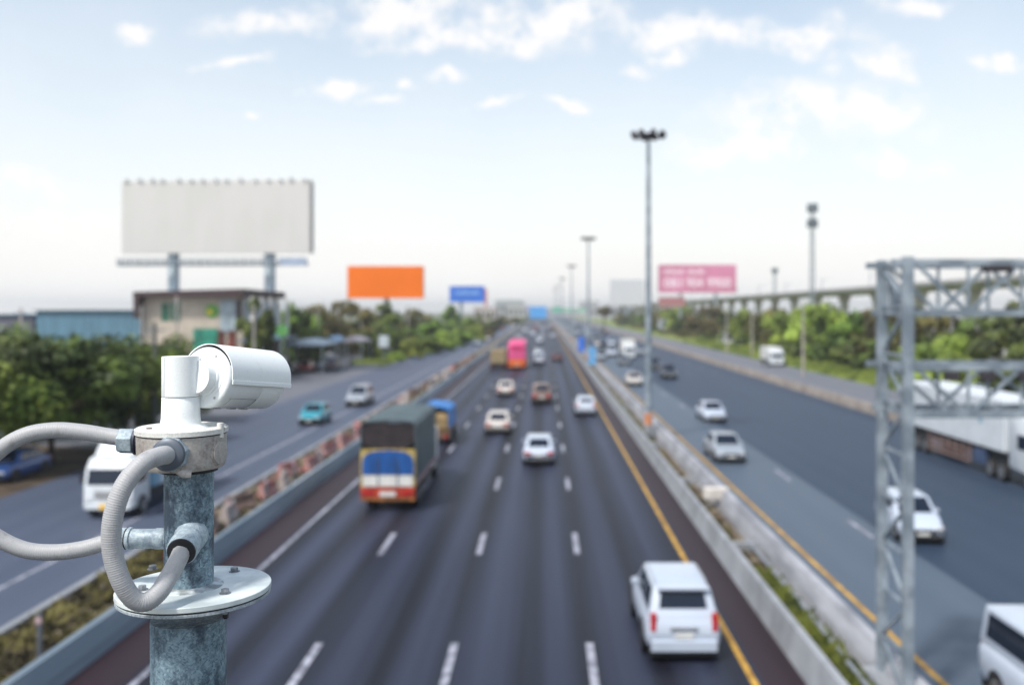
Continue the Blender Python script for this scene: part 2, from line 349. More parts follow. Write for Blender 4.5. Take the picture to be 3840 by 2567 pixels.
def hgt(py, Y): return CH-(py-712)*Y/F

# near left trees whose dark crowns fill the left edge
tree('broadleaf_tree', GX(118,53), 53, 7.3, 11.5, 'big', 'large dark green tree with a bare trunk beside the blue parked car', bottom=1.9)
tree('broadleaf_tree', GX(-60,49), 49, 7.6, 9.5, 'big2', 'dark green tree cut off by the left edge of the photo', bottom=1.6)
tree('broadleaf_tree', GX(285,60), 60, 7.0, 9.0, 'big', 'dark green tree behind the security camera, right of the bare trunked tree', bottom=1.2)
tree('broadleaf_tree', GX(400,72), 72, 6.3, 8.5, 'big2', 'olive green tree in front of the beige station wall', bottom=.6)
tree('broadleaf_tree', GX(60,64), 64, 7.2, 11, 'big2', 'green tree in front of the blue shed, behind the dark roadside trees', bottom=1.2)
row = [(590,688,112,5,'dark',3.8),(665,690,150,9,'round',.8),(745,700,165,9,'olive',.8),(790,690,180,12,'olive',.8),(835,712,185,9,'dark',.6),(880,694,205,6,'tall',1),(905,718,190,8,'dark',.4),
       (955,708,240,10,'olive',.5),(985,726,235,8,'round',.4),(700,720,140,7,'dark',.5),(1035,700,330,8,'tall',1),(1065,718,310,9,'round',.5),(1095,722,350,11,'dark',.5),(1125,722,420,13,'dark',.5),
       (1160,722,520,14,'olive',.5),(1188,726,600,16,'dark',.5),(1020,728,280,9,'round',.4),(860,735,165,8,'dark',.2),(1215,722,900,22,'olive',.5)]
LORD = {2:'olive brown tree left of the orange billboard, right of the station',4:'dark low tree beneath the middle of the orange billboard',6:'small dark tree right of the slender bright green one under the orange billboard',7:'olive tree just beyond the right edge of the orange billboard',
 8:'rounded tree between the orange and blue billboards',9:'dark tree directly behind the blue grey forecourt canopy',11:'rounded tree under the right end of the blue billboard',12:'dark tree a little right of the blue billboard',13:'larger dark tree halfway between the blue billboard and the vanishing point',
 14:'olive tree far back in the left row',15:'small dark tree far back near the left carriageway',16:'rounded tree under the left end of the blue billboard',17:'low dark tree behind the small white road sign'}
for i, (px, py, Y, w, k, bt) in enumerate(row):
    lab = {0: 'dark rounded tree standing before the glazed front of the beige station', 1: 'bushy green tree right beside the beige station', 3: 'tallest olive brown tree under the left end of the orange billboard',
           5: 'slender bright green tree under the middle of the orange billboard', 10: 'slender green tree standing just under the blue billboard', 18: 'hazy tree at the far end of the left tree row'}.get(i, 'tree number')
    if lab == 'tree number': lab = LORD[i]
    tree('roadside_tree', GX(px,Y), Y, hgt(py,Y), w, k, lab, 'trees in the row left of the highway', bottom=bt)
for i, (px, py, Y, w, k) in enumerate([(945,772,172,5,'bright'),(980,765,188,7,'round'),(1015,758,205,7,'bright'),(1045,750,230,8,'round'),(1080,744,260,9,'bright'),(1110,738,300,10,'olive'),(905,806,160,3.5,'bright')]):
    tree('shrub', GX(px,Y), Y, hgt(py,Y), w, k, 'nearest low shrub at the tip of the left grass wedge' if i == 6 else ['second','third','fourth','fifth','sixth','farthest'][i]+(' ' if i == 5 else ' nearest ')+'low shrub on the grass wedge beside the left road', 'shrubs on the left grass wedge', bottom=-.3, cat='shrub')
# right-hand trees and bushes
rrow = [(1425,716,12,'olive'),(1450,714,14,'dark'),(1475,712,12,'round'),(1500,712,13,'dark'),(1525,714,12,'olive'),(1550,708,10,'bright'),(1580,714,11,'dark'),(1610,712,12,'olive'),(1650,710,12,'olive'),(1690,714,11,'round'),
        (1730,716,11,'bright'),(1775,714,11,'olive'),(1820,708,11,'bright'),(1870,712,11,'bright'),(1925,704,12,'bright'),(1980,714,10,'round'),(2030,716,10,'olive'),
        (2100,722,10,'dark'),(2160,726,10,'olive'),(2215,742,8,'dark'),(2285,726,10,'dark'),(2345,708,12,'dark')]
nb = 0
for i, (px, py, w, k) in enumerate(rrow):
    Y = (51+(i % 3)*2)*F/(px-1247)
    if k == 'bright': t = ORD[4-nb]+' bright green tree in the belt below the elevated railway'; nb += 1
    else:
        m_ = sum(1 for q in rrow[i+1:] if q[3] != 'bright'); t = (ORD[m_]+' dark tree in the belt below the elevated railway') if m_ < 16 else 'far tree at the hazy end of the belt below the elevated railway'
    tree('belt_tree', GX(px,Y), Y, hgt(py-(7 if px > 1500 else 0),Y), w*1.15, k, t, 'trees below the elevated railway', bottom=.3)
brow = [(1435,738,10,'dark'),(1465,742,9,'olive'),(1500,748,8,'dark'),(1535,752,8,'olive'),(1575,756,8,'olive'),(1620,762,7,'dark'),(1700,772,6,'dark'),(1735,786,6,'bright'),(1800,778,7,'dark'),(1850,770,8,'dark'),(1905,768,9,'dark'),(1960,772,8,'dark'),(2010,778,8,'dark'),
        (2080,800,6,'dark'),(2150,768,9,'bright'),(2225,790,7,'bright'),(2335,790,7,'dark')]
for i, (px, py, w, k) in enumerate(brow):
    Y = 46.5*F/(px-1247)
    lab = {7:'small bright bush beside the white box van',14:'rounded bright green bush mound seen through the sign gantry',15:'lower bright green bush right of the rounded mound',16:'dark bush behind the small white sign board at the right edge'}.get(i)
    if lab is None: lab = ORD[sum(1 for q in range(i+1,16) if q not in (7,14,15,16))]+' shadowy bush at the foot of the trees right of the service road'
    tree('bush', GX(px,Y), Y, hgt(py,Y), w, k, lab, 'bushes right of the service road', bottom=-.8, cat='bush')
tree('lone_tree', GX(1384,300), 300, hgt(700,300), 6, 'olive', 'lone dark tree standing against the pale sky right of the lamp masts', bottom=hgt(722,300))

# grass tufts: uncountable
def tufts(name, boxes, n, m, label, h=.3):
    rnd = random.Random(hash(name) % 1000 if False else len(name)); b = MB()
    for (x0,x1,y0,y1,w) in boxes:
        for i in range(int(n*w)):
            t = rnd.random()**1.6; y = y0+(y1-y0)*t; x = rnd.uniform(x0, x1); a = rnd.uniform(0,3.14); hh = h*rnd.uniform(.4,1.3); s = .09*rnd.uniform(.6,1.6)*(1+y/60)
            c, sn = math.cos(a)*s, math.sin(a)*s; lx, ly = rnd.uniform(-.15,.15), rnd.uniform(-.15,.15)
            b.add([(x-c,y-sn,0),(x+c,y+sn,0),(x+lx+c*.3,y+ly,hh),(x+lx-c*.3,y+ly,hh*.9)], [(0,1,2,3)])
    return tag(b.build(name, m), label, 'grass', kind='stuff')
m_weed = mat('weeds', (.055,.045,.018), .9, var=.5, scale=.9, col2=(.13,.115,.035))
m_weedg = mat('weeds_green', (.06,.09,.012), .85, var=.5, scale=1.3, col2=(.13,.15,.02))
tufts('median_weeds', [(-14.2,-11.6,16,34,1.1),(-14.2,-11.6,34,140,.25)], 3200, m_weed, 'dry green and brown weeds in the left planted strip', .2)
tufts('median_weeds', [(6.45,7.3,14,30,.9),(6.5,6.9,60,90,.1)], 3200, m_weedg, 'dark green weeds in the median beside the sign gantry', .42)
tufts('median_weeds', [(6.45,7.1,28,160,.6)], 2600, m_weed, 'sparse brown and olive weeds in the far part of the median', .22)
tufts('verge_grass', [(38.2,46,60,260,1.6),(-31,-25.2,150,260,.6)], 7000, mat('grass_bright', (.11,.17,.02), .85, var=.4, scale=.3, col2=(.22,.27,.05)), 'bright green grass on the verges beside the service roads', .6)

# ================================================================== VEHICLES
m_glass = mat('window_glass', (.006,.012,.026), .1, var=.1, spec=.45)
m_tyre = mat('tyre_rubber', (.012,.012,.013), .85)
m_rim = mat('wheel_rim', (.35,.36,.38), .35, .7)
m_black = mat('black_plastic', (.012,.012,.014), .6)
m_red = mat('tail_lamp_red', (.42,.015,.02), .25, var=.05)
m_lamp = mat('headlamp_clear', (.62,.64,.68), .15, var=.05, spec=.8)
m_plate = mat('plate_white', (.62,.62,.6), .5, var=.05)
PAINT = {'white': (.46,.52,.62), 'silver': (.34,.38,.43), 'cream': (.52,.48,.45), 'dark': (.03,.038,.05), 'teal': (.03,.30,.38), 'maroon': (.10,.03,.03), 'gold': (.20,.14,.12), 'blue': (.03,.08,.25), 'red': (.4,.05,.04), 'grey': (.15,.17,.2)}
def paint(c):
    return mat('car_paint_'+c, PAINT[c], .32, .0 if c in ('white','cream') else .25, var=.03, coat=.6, scale=1)
def loft(b, secs):      # secs: list of rings (same length)
    n = len(secs[0]); base = len(b.v)
    for s_ in secs: b.v += [tuple(p) for p in s_]
    for i in range(len(secs)-1):
        for k in range(n):
            b.f.append((base+i*n+k, base+i*n+(k+1) % n, base+(i+1)*n+(k+1) % n, base+(i+1)*n+k)); b.mi.append(0)
    b.f.append(tuple(base+k for k in range(n))); b.mi.append(0); b.f.append(tuple(base+(len(secs)-1)*n+k for k in range(n-1,-1,-1))); b.mi.append(0)
def face_pt(q, u, v): return (q[0]*(1-u)+q[1]*u)*(1-v)+(q[3]*(1-u)+q[2]*u)*v
def panel(b, q, u0, u1, v0, v1, off=.006, th=.0):
    """quad panel on face q (a,b,c,d), pushed out along its normal and given thickness"""
    q = [Vector(p) for p in q]; n = (q[1]-q[0]).cross(q[3]-q[0]).normalized()
    pts = [face_pt(q,u,v) for u, v in ((u0,v0),(u1,v0),(u1,v1),(u0,v1))]
    a = [p-n*.012 for p in pts]; c = [p+n*off for p in pts]
    b.add(a+c, [(3,2,1,0),(4,5,6,7),(0,1,5,4),(1,2,6,5),(2,3,7,6),(3,0,4,7)])
def wheel(parent, x, y, r, w=.22, side=1):
    b = MB(); b.lathe((x-w/2,y,r), (1,0,0), [(0,r*.82),(.02,r*.96),(.05,r),(w-.05,r),(w-.02,r*.96),(w,r*.82)], 20); t = b.build('tyre', m_tyre, parent, smooth=True)
    t.name = 'wheel'
    b = MB(); xo = x+side*(w/2)
    b.lathe((xo-side*.03,y,r), (side,0,0), [(0,r*.66),(.035,r*.64),(.04,r*.5),(.025,r*.42),(.04,r*.15)], 14); b.build('rim', m_rim, t, smooth=True)
    return t
SPEC = {  # L, W, H, belt, hood, cabin base (rear,front), roof (rear,front)
 'sedan': dict(L=4.6,W=1.80,H=1.46,belt=.93,hood=.86,tail=.98,cb=(-1.75,1.15),cr=(-.95,.45),wb=1.35,rw=.32),
 'hatch': dict(L=4.0,W=1.72,H=1.52,belt=.98,hood=.90,tail=.98,cb=(-1.92,1.05),cr=(-1.55,.35),wb=1.25,rw=.31),
 'suv':   dict(L=4.75,W=1.88,H=1.78,belt=1.08,hood=1.02,tail=1.08,cb=(-2.33,1.15),cr=(-1.95,.25),wb=1.40,rw=.39),
 'van':   dict(L=4.9,W=1.90,H=1.98,belt=1.15,hood=1.02,tail=1.15,cb=(-2.43,1.75),cr=(-2.35,.95),wb=1.45,rw=.35),
 'pickup':dict(L=5.2,W=1.84,H=1.78,belt=1.08,hood=1.02,tail=1.06,cb=(-.72,1.30),cr=(-.45,.55),wb=1.55,rw=.38)}
CARS = {}
def car(kind, colour, loc, label, group, away=True):
    name = {'sedan':'sedan_car','hatch':'hatchback_car','suv':'sport_utility_car','van':'passenger_van','pickup':'pickup_truck'}[kind]
    cat = {'van':'van','pickup':'pickup truck'}.get(kind,'car'); rz = 0 if away else math.pi
    key = (kind, colour)
    if key in CARS: return clone(CARS[key], loc, label, rz, group)
    s = SPEC[kind]; r = root(name, loc, label, cat, group, rz); CARS[key] = r
    L2, W2, H = s['L']/2, s['W']/2, s['H']; pt = paint(colour)
    gc = .24 if kind in ('sedan','hatch') else .32
    def sec(y, zt, hw, zb):
        pts = [(hw*.80,zb),(hw*.95,zb+.05),(hw,zb+.22),(hw,zt-.30),(hw*.97,zt-.12),(hw*.90,zt-.025),(hw*.72,zt)]
        return [Vector((x,y,z)) for x, z in pts]+[Vector((-x,y,z)) for x, z in reversed(pts)]
    b = MB()
    st = [(-L2,.72,.83,gc+.16),(-L2+.10,s['tail']-.10,.93,gc+.06),(-L2+.30,s['tail'],.98,gc),(-s['wb'],s['belt']+.01,1,gc),(0,s['belt'],1,gc-.02),
          (s['wb']*.72,s['belt']-.01,1,gc),(s['cb'][1]+.15,(s['belt']+s['hood'])/2+.03,.99,gc),(L2-.55,s['hood']-.04,.96,gc),(L2-.18,s['hood']-.16,.90,gc+.04),(L2,s['hood']-.34,.78,gc+.12)]
    if kind in ('suv','van','hatch','pickup'): st[0] = (-L2,s['tail']-.12,.88,gc+.14); st[1] = (-L2+.07,s['tail']-.02,.95,gc+.06)
    st = sorted(st, key=lambda t: t[0])
    loft(b, [sec(y, zt, hw*W2, zb) for y, zt, hw, zb in st]); body = b.build('body', pt, r, smooth=True)
    # greenhouse
    hb, hr = W2*.92, W2*(.74 if kind != 'van' else .80); (b0,b1), (r0,r1) = s['cb'], s['cr']; zb = s['belt']-.04
    B = [Vector((-hb,b0,zb)),Vector((hb,b0,zb)),Vector((hb,b1,zb)),Vector((-hb,b1,zb))]
    T = [Vector((-hr,r0,H-.02)),Vector((hr,r0,H-.02)),Vector((hr,r1,H)),Vector((-hr,r1,H))]
    b = MB(); b.add(B+T, [(3,2,1,0),(4,5,6,7),(0,1,5,4),(1,2,6,5),(2,3,7,6),(3,0,4,7)]); b.build('roof', pt, r, smooth=True, bevel=.07, seg=3)
    b = MB(); panel(b, [B[0],B[1],T[1],T[0]], .13,.87,.34 if kind in('suv','van','hatch') else .15,.86); b.build('rear_window', m_glass, r, bevel=.01)
    b = MB(); panel(b, [B[2],B[3],T[3],T[2]], .09,.91,.1,.93); b.build('windshield', m_glass, r, bevel=.01)
    for q in ([B[1],B[2],T[2],T[1]], [B[3],B[0],T[0],T[3]]):
        b = MB()
        if kind == 'pickup': panel(b, q, .10,.90,.18,.86)
        elif kind == 'van': panel(b, q, .07,.93,.22,.86)
        else:
            lo = q[0].y < q[1].y
            panel(b, q, .10,.48,.18,.86); panel(b, q, .51,.90,.18,.86)
        b.build('side_window', m_glass, r, bevel=.008)
    if kind in ('suv','van','hatch'):
        for sx in (-1,1): MB().box(sx*W2*.80-.07, sx*W2*.80+.07, -L2-.012, -L2+.12, .78 if kind=='suv' else .7, 1.22 if kind=='suv' else 1.05).build('tail_light', m_red, r, bevel=.02)
        if kind == 'suv':
            MB().box(-hr*.92, hr*.92, r0-.20, r0+.15, H-.06, H+.0).build('spoiler', pt, r, bevel=.02)
            for sx in (-1,1): MB().tube([(sx*hr*.93,r0+.2,H-.02),(sx*hr*.93,r0+.3,H+.045),(sx*hr*.93,r1-.4,H+.045),(sx*hr*.93,r1-.3,H-.02)], .018, 6).build('roof_rail', m_rim, r)
            MB().box(-.34,.34,-L2-.03,-L2+.05,.80,.88).build('chrome_trim', m_rim, r, bevel=.01)
    else:
        for sx in (-1,1): MB().box(sx*W2*.70-.16, sx*W2*.70+.16, -L2-.012, -L2+.15, .62 if kind=='sedan' else .7, .80 if kind=='sedan' else .98).build('tail_light', m_red, r, bevel=.02)
    for sx in (-1,1): MB().box(sx*W2*.66-.17, sx*W2*.66+.17, L2-.22, L2-.03, s['hood']-.36, s['hood']-.22).build('headlight', m_lamp, r, bevel=.03)
    MB().box(-W2*.42, W2*.42, L2-.12, L2+.012, gc+.17, gc+.34).build('grille', m_black, r, bevel=.01)
    MB().box(-W2*.88, W2*.88, -L2+.10, L2-.10, .13, gc+.1).build('underbody_shade', m_black, r)  # black box added between the wheels to deepen the contact shadow
    b = MB(); b.box(-W2*.86, W2*.86, -L2-(.07 if kind=='suv' else .03), -L2+.25, gc-.02, gc+(.26 if kind=='suv' else .14)); b.build('rear_bumper', pt if kind=='suv' else m_black, r, bevel=.03)
    b = MB(); b.box(-W2*.80, W2*.80, L2-.25, L2+.02, gc-.02, gc+.10); b.build('front_bumper', m_black, r, bevel=.02)
    MB().box(-.22,.22,-L2-.035,-L2+.02,gc+.30,gc+.42).build('number_plate', m_plate, r, bevel=.004)
    MB().box(-.22,.22,L2-.03,L2+.032,gc+.12,gc+.23).build('number_plate', m_plate, r, bevel=.004)
    for sx in (-1,1):
        MB().box(sx*(hb+.05)-.09, sx*(hb+.05)+.09, b1-.42, b1-.30, zb+.03, zb+.16).build('side_mirror', pt, r, bevel=.02)
        MB().box(-.01,.01,0,.01,0,.01) if False else None
        for yy in (-s['wb'], s['wb']):
            wheel(r, sx*(W2-.10), yy, s['rw'], .22, sx)
            b = MB(); b.lathe((sx*(W2-.03)-.02 if sx > 0 else sx*(W2-.03)-.02, yy, s['rw']+.02), (1,0,0), [(0,s['rw']+.06),(.055 if sx>0 else .0,s['rw']+.06),(.056,s['rw']+.02)] if False else [(-.03 if sx<0 else 0,s['rw']+.055),(.02 if sx<0 else .052,s['rw']+.055)], 22); b.build('wheel_arch', m_black, r)
    if kind == 'pickup':
        MB().box(-W2*.80, W2*.80, -L2+.14, b0-.06, s['tail']-.02, s['tail']+.012).build('truck_bed', m_black, r)
    return r

MG, RG, LG = 'vehicles driving away on the main carriageway', 'vehicles approaching on the right carriageway', 'vehicles on the left carriageway'
car('suv','white',(3.42,22.85+2.4,0),'large white sport utility car driving away beside the yellow line, nearest on the main road',MG)
car('sedan','white',(-.3,52+2.3,0),'white sedan driving away in the centre lane behind the cargo truck',MG)
car('sedan','cream',(-3.25,65+2.3,0),'pale sedan driving away in the second lane from the left, right of the cargo truck',MG)
car('hatch','white',(3.4,76.5+2,0),'white hatchback driving away next to the yellow line, well ahead of the large white car',MG)
car('pickup','gold',(-.25,86+2.6,0),'brown pickup with a loaded bed driving away in the centre lane',MG)
car('sedan','cream',(-3.9,94+2.3,0),'small cream sedan driving away in front of the pale sedan',MG)
car('van','white',(-.9,152,0),'white van in the centre lane just right of the pink bus',MG)
car('sedan','maroon',(2.2,162,0),'dark red car driving away at the right hand side of the main road',MG)
car('van','white',(-1.2,250,0),'white van seen above the other vehicles in the centre lane, ahead of the pink bus',MG)
car('hatch','silver',(-1.0,178,0),'grey hatchback between the two white vans in the centre lane',MG)
for i, (X, Y, k, c) in enumerate(sorted([(-4.6,205,'sedan','white'),(-4,330,'suv','white'),(-.5,310,'sedan','silver'),(2.8,300,'sedan','white'),(-7.5,280,'pickup','silver'),(2.9,390,'suv','dark'),(-.6,420,'van','white'),(-4,440,'sedan','red'),(-7.6,380,'suv','white'),(2.9,480,'sedan','white'),(-4.2,540,'van','white'),(-.5,560,'sedan','dark')], key=lambda q: q[1])):
    car(k, c, (X,Y,0), ORD[i]+' of the tiny cars on the main carriageway beyond the pink bus, '+c, 'tiny distant cars on the main carriageway')
car('sedan','white',(13.2,72+2.3,0),'white sedan approaching in the second lane, behind the nearer silver white sedan',RG,False)
car('sedan','silver',(10.55,52.7+2.3,0),'pale silver sedan approaching next to the right yellow line, above the white board',RG,False)
car('hatch','white',(14.15,34.4+2.0,0),'white hatchback approaching behind the gantry leg, nearest whole car on the right road',RG,False).rotation_euler = (0,0,math.pi-.11)
car('van','white',(10.78,18.95,0),'white van with a dark side window cut off at the bottom right corner',RG,False)
car('pickup','dark',(15.9,118+2.6,0),'dark pickup approaching in the middle of the right carriageway',RG,False)
car('suv','dark',(16.1,136+2.4,0),'dark car just behind the dark pickup, right of the tall lamp mast',RG,False)
car('sedan','cream',(10.4,107+2.3,0),'cream white sedan approaching immediately left of the tall lamp mast',RG,False)
car('sedan','grey',(12.7,150,0),'grey car approaching in front of the distant white truck',RG,False)
for i, (X, Y, k, c) in enumerate(sorted([(9.9,165,'sedan','silver'),(13,205,'suv','dark'),(10.6,215,'pickup','blue'),(17,215,'sedan','dark'),(9.9,250,'sedan','white'),(14,255,'van','grey'),(18,270,'suv','blue'),(21,250,'sedan','white'),(11,300,'sedan','dark'),(15,320,'van','white'),(20,330,'suv','grey'),(10.5,360,'sedan','silver'),(13.5,390,'van','dark'),(18,400,'sedan','white'),(23,370,'pickup','dark'),(11,450,'suv','white'),(16,470,'sedan','grey'),(22,460,'van','white'),(13,540,'sedan','white'),(19,560,'suv','dark'),(12.8,178,'suv','white'),(19.2,186,'sedan','silver'),(16.5,232,'van','white'),(10.2,232,'hatch','dark'),(13,228,'sedan','cream'),(20,300,'sedan','red'),(12,345,'pickup','white'),(17,360,'suv','silver'),(10.5,410,'van','silver'),(14,430,'sedan','dark'),(19.5,440,'hatch','white'),(12,500,'sedan','silver'),(17,520,'van','white'),(10.8,600,'sedan','white'),(15,620,'suv','grey'),(20,650,'van','white')], key=lambda q: q[1])):
    car(k, c, (X,Y,0), ORD[i]+' of the tiny cars in the far traffic left of the lamp mast, '+c, 'tiny distant cars on the right carriageway', False)
car('hatch','teal',(-17.6,70+2,0),'bright turquoise car on the left carriageway below the security camera lens end',LG,False)
car('suv','silver',(-16.9,83.5+2.4,0),'silver grey car on the left carriageway just ahead of the turquoise car',LG,False)
for i, (X, Y, k, c) in enumerate(sorted([(-17,235,'sedan','white'),(-19.5,330,'van','white'),(-17,300,'suv','cream'),(-18.5,420,'sedan','red'),(-17,500,'van','cream'),(-16.5,270,'sedan','cream')], key=lambda q: q[1])):
    car(k, c, (X,Y,0), ORD[i]+' of the tiny cars far back on the left carriageway, '+c, 'tiny distant cars on the left carriageway', False)
car('sedan','blue',(GX(18,48),48.5,0),'blue car parked under the dark tree at the left edge',None,False)
car('sedan','white',(-34.5,150,0),'white car parked at the tip of the left grass wedge','parked cars on the left forecourt',False)
car('hatch','red',(36.3,84,0),'small red car on the right service road, glimpsed through the lower gantry truss',None,False)
car('pickup','white',(40.2,88,0),'white pickup parked on the right verge, glimpsed through the lower gantry truss',None,False)
for i, (px, Y, c) in enumerate([(660,128,'dark'),(700,132,'red'),(730,140,'silver'),(762,138,'maroon')]):
    car('hatch', c, (GX(px,Y),Y,0), {'dark':'dark car parked under the blue grey forecourt canopy','red':'red car parked under the blue grey forecourt canopy','silver':'silver car parked under the blue grey forecourt canopy','maroon':'dark red car parked under the narrow blue canopy'}[c], 'cars parked under the forecourt canopy', False)

# ---- tall cargo truck with a tarpaulin, seen from behind
m_tarp = mat('tarpaulin_green_grey', (.055,.085,.095), .55, var=.2, scale=1.2, bump=.5, bscale=2)
m_tarpdark = mat('tarpaulin_dark', (.022,.016,.02), .8, var=.3)
m_blue = mat('truck_panel_blue', (.01,.075,.27), .4, var=.25, scale=2, stretch=(3,1,.4))
m_yel = mat('truck_frame_yellow', (.42,.31,.09), .5, var=.35, scale=3)
m_redp = mat('truck_bumper_red', (.33,.035,.015), .5, var=.3, scale=4)
m_whitep = mat('truck_panel_white', (.62,.62,.60), .45, var=.08, scale=3)
def cargo_truck():
    X, Y = -6.72, 40.3; hw = 1.17; r = root('cargo_truck', (X,Y,0), 'tall cargo truck under a dark tarpaulin with blue and white tailgate and red bumper', 'truck', MG)
    L = 7.3; H = 3.88
    b = MB(); n = 10; pr = []
    b.box(-hw, hw, 0.9, L, .95, 1.15); b.build('cargo_floor', m_tarpdark, r)
    sh = MB(); sh.prism([(-hw-.03,1.15),(-hw-.03,H-.18),(-hw+.1,H-.03),(0,H+.06),(hw-.1,H-.03),(hw+.03,H-.18),(hw+.03,1.15),(hw-.02,1.15),(hw-.02,H-.2),(hw-.12,H-.08),(0,H+.01),(-hw+.12,H-.08),(-hw+.02,H-.2),(-hw+.02,1.15)], .0, L)
    sh.build('tarpaulin', m_tarp, r)
    # dark drape hanging in the rear opening, lifted at both lower corners
    d = MB(); d.add([(-hw+.02,.06,H-.1),(hw-.02,.06,H-.1),(hw-.02,.06,2.95),(hw*.62,.05,2.72),(hw*.3,.05,2.58),(-hw*.45,.05,2.58),(-hw*.7,.05,2.75),(-hw+.02,.06,2.9),
           (-hw+.02,.12,H-.1),(hw-.02,.12,H-.1),(hw-.02,.12,2.95),(hw*.62,.11,2.72),(hw*.3,.11,2.58),(-hw*.45,.11,2.58),(-hw*.7,.11,2.75),(-hw+.02,.12,2.9)],
          [(0,1,2,3,4,5,6,7),(15,14,13,12,11,10,9,8)]+[(i,(i+1)%8,(i+1)%8+8,i+8) for i in range(8)]); d.build('rear_drape', m_tarpdark, r)
    g = MB(); g.box(-hw, hw, -.02,.05,1.05,2.66); tg = g.build('tailgate', m_yel, r)
    pts = []
    for i in range(9):
        a = math.pi*i/8; pts.append((-math.cos(a)*(hw-.06), 2.1+.53*math.sin(a)**.6))
    pts = [(-(hw-.06),1.56)]+pts+[((hw-.06),1.56)]
    q = MB(); m_ = len(pts); q.add([(x,-.04,z) for x, z in pts]+[(x,-.015,z) for x, z in pts], [tuple(range(m_)), tuple(range(2*m_-1,m_-1,-1))]+[(i,(i+1)%m_,(i+1)%m_+m_,i+m_) for i in range(m_)]); q.build('blue_panel', m_blue, tg)
    q = MB(); q.box(-hw+.10, hw-.10, -.05,-.021,1.08,1.54); q.build('white_panel', m_whitep, tg)
    q = MB()
    for x in (-.42,.42): q.box(x-.025,x+.025,-.075,-.052,1.05,2.3)
    q.build('hinge_bar', mat('hinge_dark_blue', (.05,.07,.12), .5), tg)
    MB().box(-hw, hw, -.10,.02,.60,1.03).build('rear_bumper', m_redp, r, bevel=.02)
    MB().box(-hw, hw, -.08,.04,.46,.58).build('under_run_bar', mat('bar_rust_orange', (.30,.12,.03), .6, var=.4, scale=3), r, bevel=.02)
    MB().box(-.34,.34,-.13,-.101,.66,.86).build('number_plate', m_plate, r, bevel=.005)
    for sx in (-1,1): MB().box(sx*.82-.2,sx*.82+.2,-.135,-.101,.74,.90).build('tail_light', m_red, r, bevel=.01)
    b = MB(); b.beam((hw+.05,.1,1.2),(hw+.05,L,1.2),.06,.16); b.beam((-hw-.05,.1,1.2),(-hw-.05,L,1.2),.06,.16); b.build('side_rail', mat('rail_pink_grey', (.35,.22,.24), .6), r)
    MB().box(-.45,.45,.2,L+1.8,.55,.94).build('chassis', m_black, r)
    for yy in (1.4,2.5,L+1.2):
        for sx in (-1,1): wheel(r, sx*(hw-.17), yy, .48, .3, sx)
    c = MB(); c.box(-hw+.06,hw-.06,L+.15,L+2.0,.55,2.55); cb = c.build('cab', m_whitep, r, smooth=True, bevel=.12)
    MB().box(-.95,.95,L+1.985,L+2.03,1.5,2.3).build('windshield', m_glass, cb, bevel=.01)
cargo_truck()
def small_load_truck():
    r = root('loaded_pickup_truck', (-7.05,60,0), 'small truck with bright blue tarpaulin over brown load, ahead of the tall cargo truck', 'truck', MG)
    MB().box(-.98,.98,0,4.0,.75,1.05).build('cargo_bed', mat('bed_brown', (.16,.09,.04), .7, var=.4), r, bevel=.02)
    b = MB(); b.box(-.9,.9,.02,3.9,1.05,2.05); b.build('cargo', mat('sacks_tan', (.30,.21,.10), .8, var=.5, scale=3, bump=.6, bscale=5), r, bevel=.1)
    b = MB(); b.prism([(-1.02,1.7),(-.98,2.3),(-.5,2.55),(.5,2.5),(.98,2.3),(1.06,1.15),(1.0,1.15),(.9,2.22),(.45,2.42),(-.5,2.47),(-.92,2.24),(-.96,1.7)], -.05,3.9); b.build('tarpaulin', mat('tarp_blue', (.02,.16,.46), .5, var=.3, scale=2), r)
    MB().box(-.95,.95,-.06,.02,.45,.72).build('rear_bumper', mat('bumper_brown', (.14,.08,.05), .6), r, bevel=.02)
    MB().box(-.2,.2,-.09,-.061,.52,.64).build('number_plate', m_plate, r)
    for sx in (-1,1): MB().box(sx*.75-.12,sx*.75+.12,-.085,-.061,.5,.66).build('tail_light', m_red, r, bevel=.01)
    c = MB(); c.box(-.9,.9,4.1,5.6,.45,1.95); c.build('cab', paint('dark'), r, smooth=True, bevel=.14)
    for yy in (.9,4.9):
        for sx in (-1,1): wheel(r, sx*.84, yy, .40, .25, sx)
small_load_truck()
# ---- pink double-deck coach and the brown truck beside it
def coach():
    r = root('coach', (-4.0,137,0), 'tall bright pink coach with an orange lower rear, driving away', 'bus', MG)
    mp = mat('coach_pink', (.72,.10,.27), .35, var=.08, scale=.6); mo = mat('coach_orange', (.62,.13,.02), .4)
    MB().box(-1.27,1.27,.0,11.6,1.45,4.15).build('body', mp, r, smooth=True, bevel=.28, seg=4)
    MB().box(-1.29,1.29,-.04,11.62,.42,1.50).build('lower_body', mo, r, smooth=True, bevel=.1)
    MB().box(-.95,.95,-.03,.05,2.75,3.55).build('rear_window', mat('coach_tinted_pink', (.50,.04,.14), .2), r, bevel=.03)
    for sx in (-1,1):
        b = MB(); b.box(sx*1.275-.012,sx*1.275+.012,.6,11.0,2.7,3.5); b.build('side_window', m_glass, r)
        MB().box(sx*1.0-.13,sx*1.0+.13,-.08,-.041,.9,1.3).build('tail_light', m_red, r, bevel=.02)
        for yy in (2.2,9.3): wheel(r, sx*1.13, yy, .5, .28, sx)
    MB().box(-.3,.3,-.075,-.041,.62,.76).build('number_plate', m_plate, r)
    MB().box(-.9,.9,2,5,4.15,4.33).build('roof_unit', mp, r, bevel=.06)
coach()
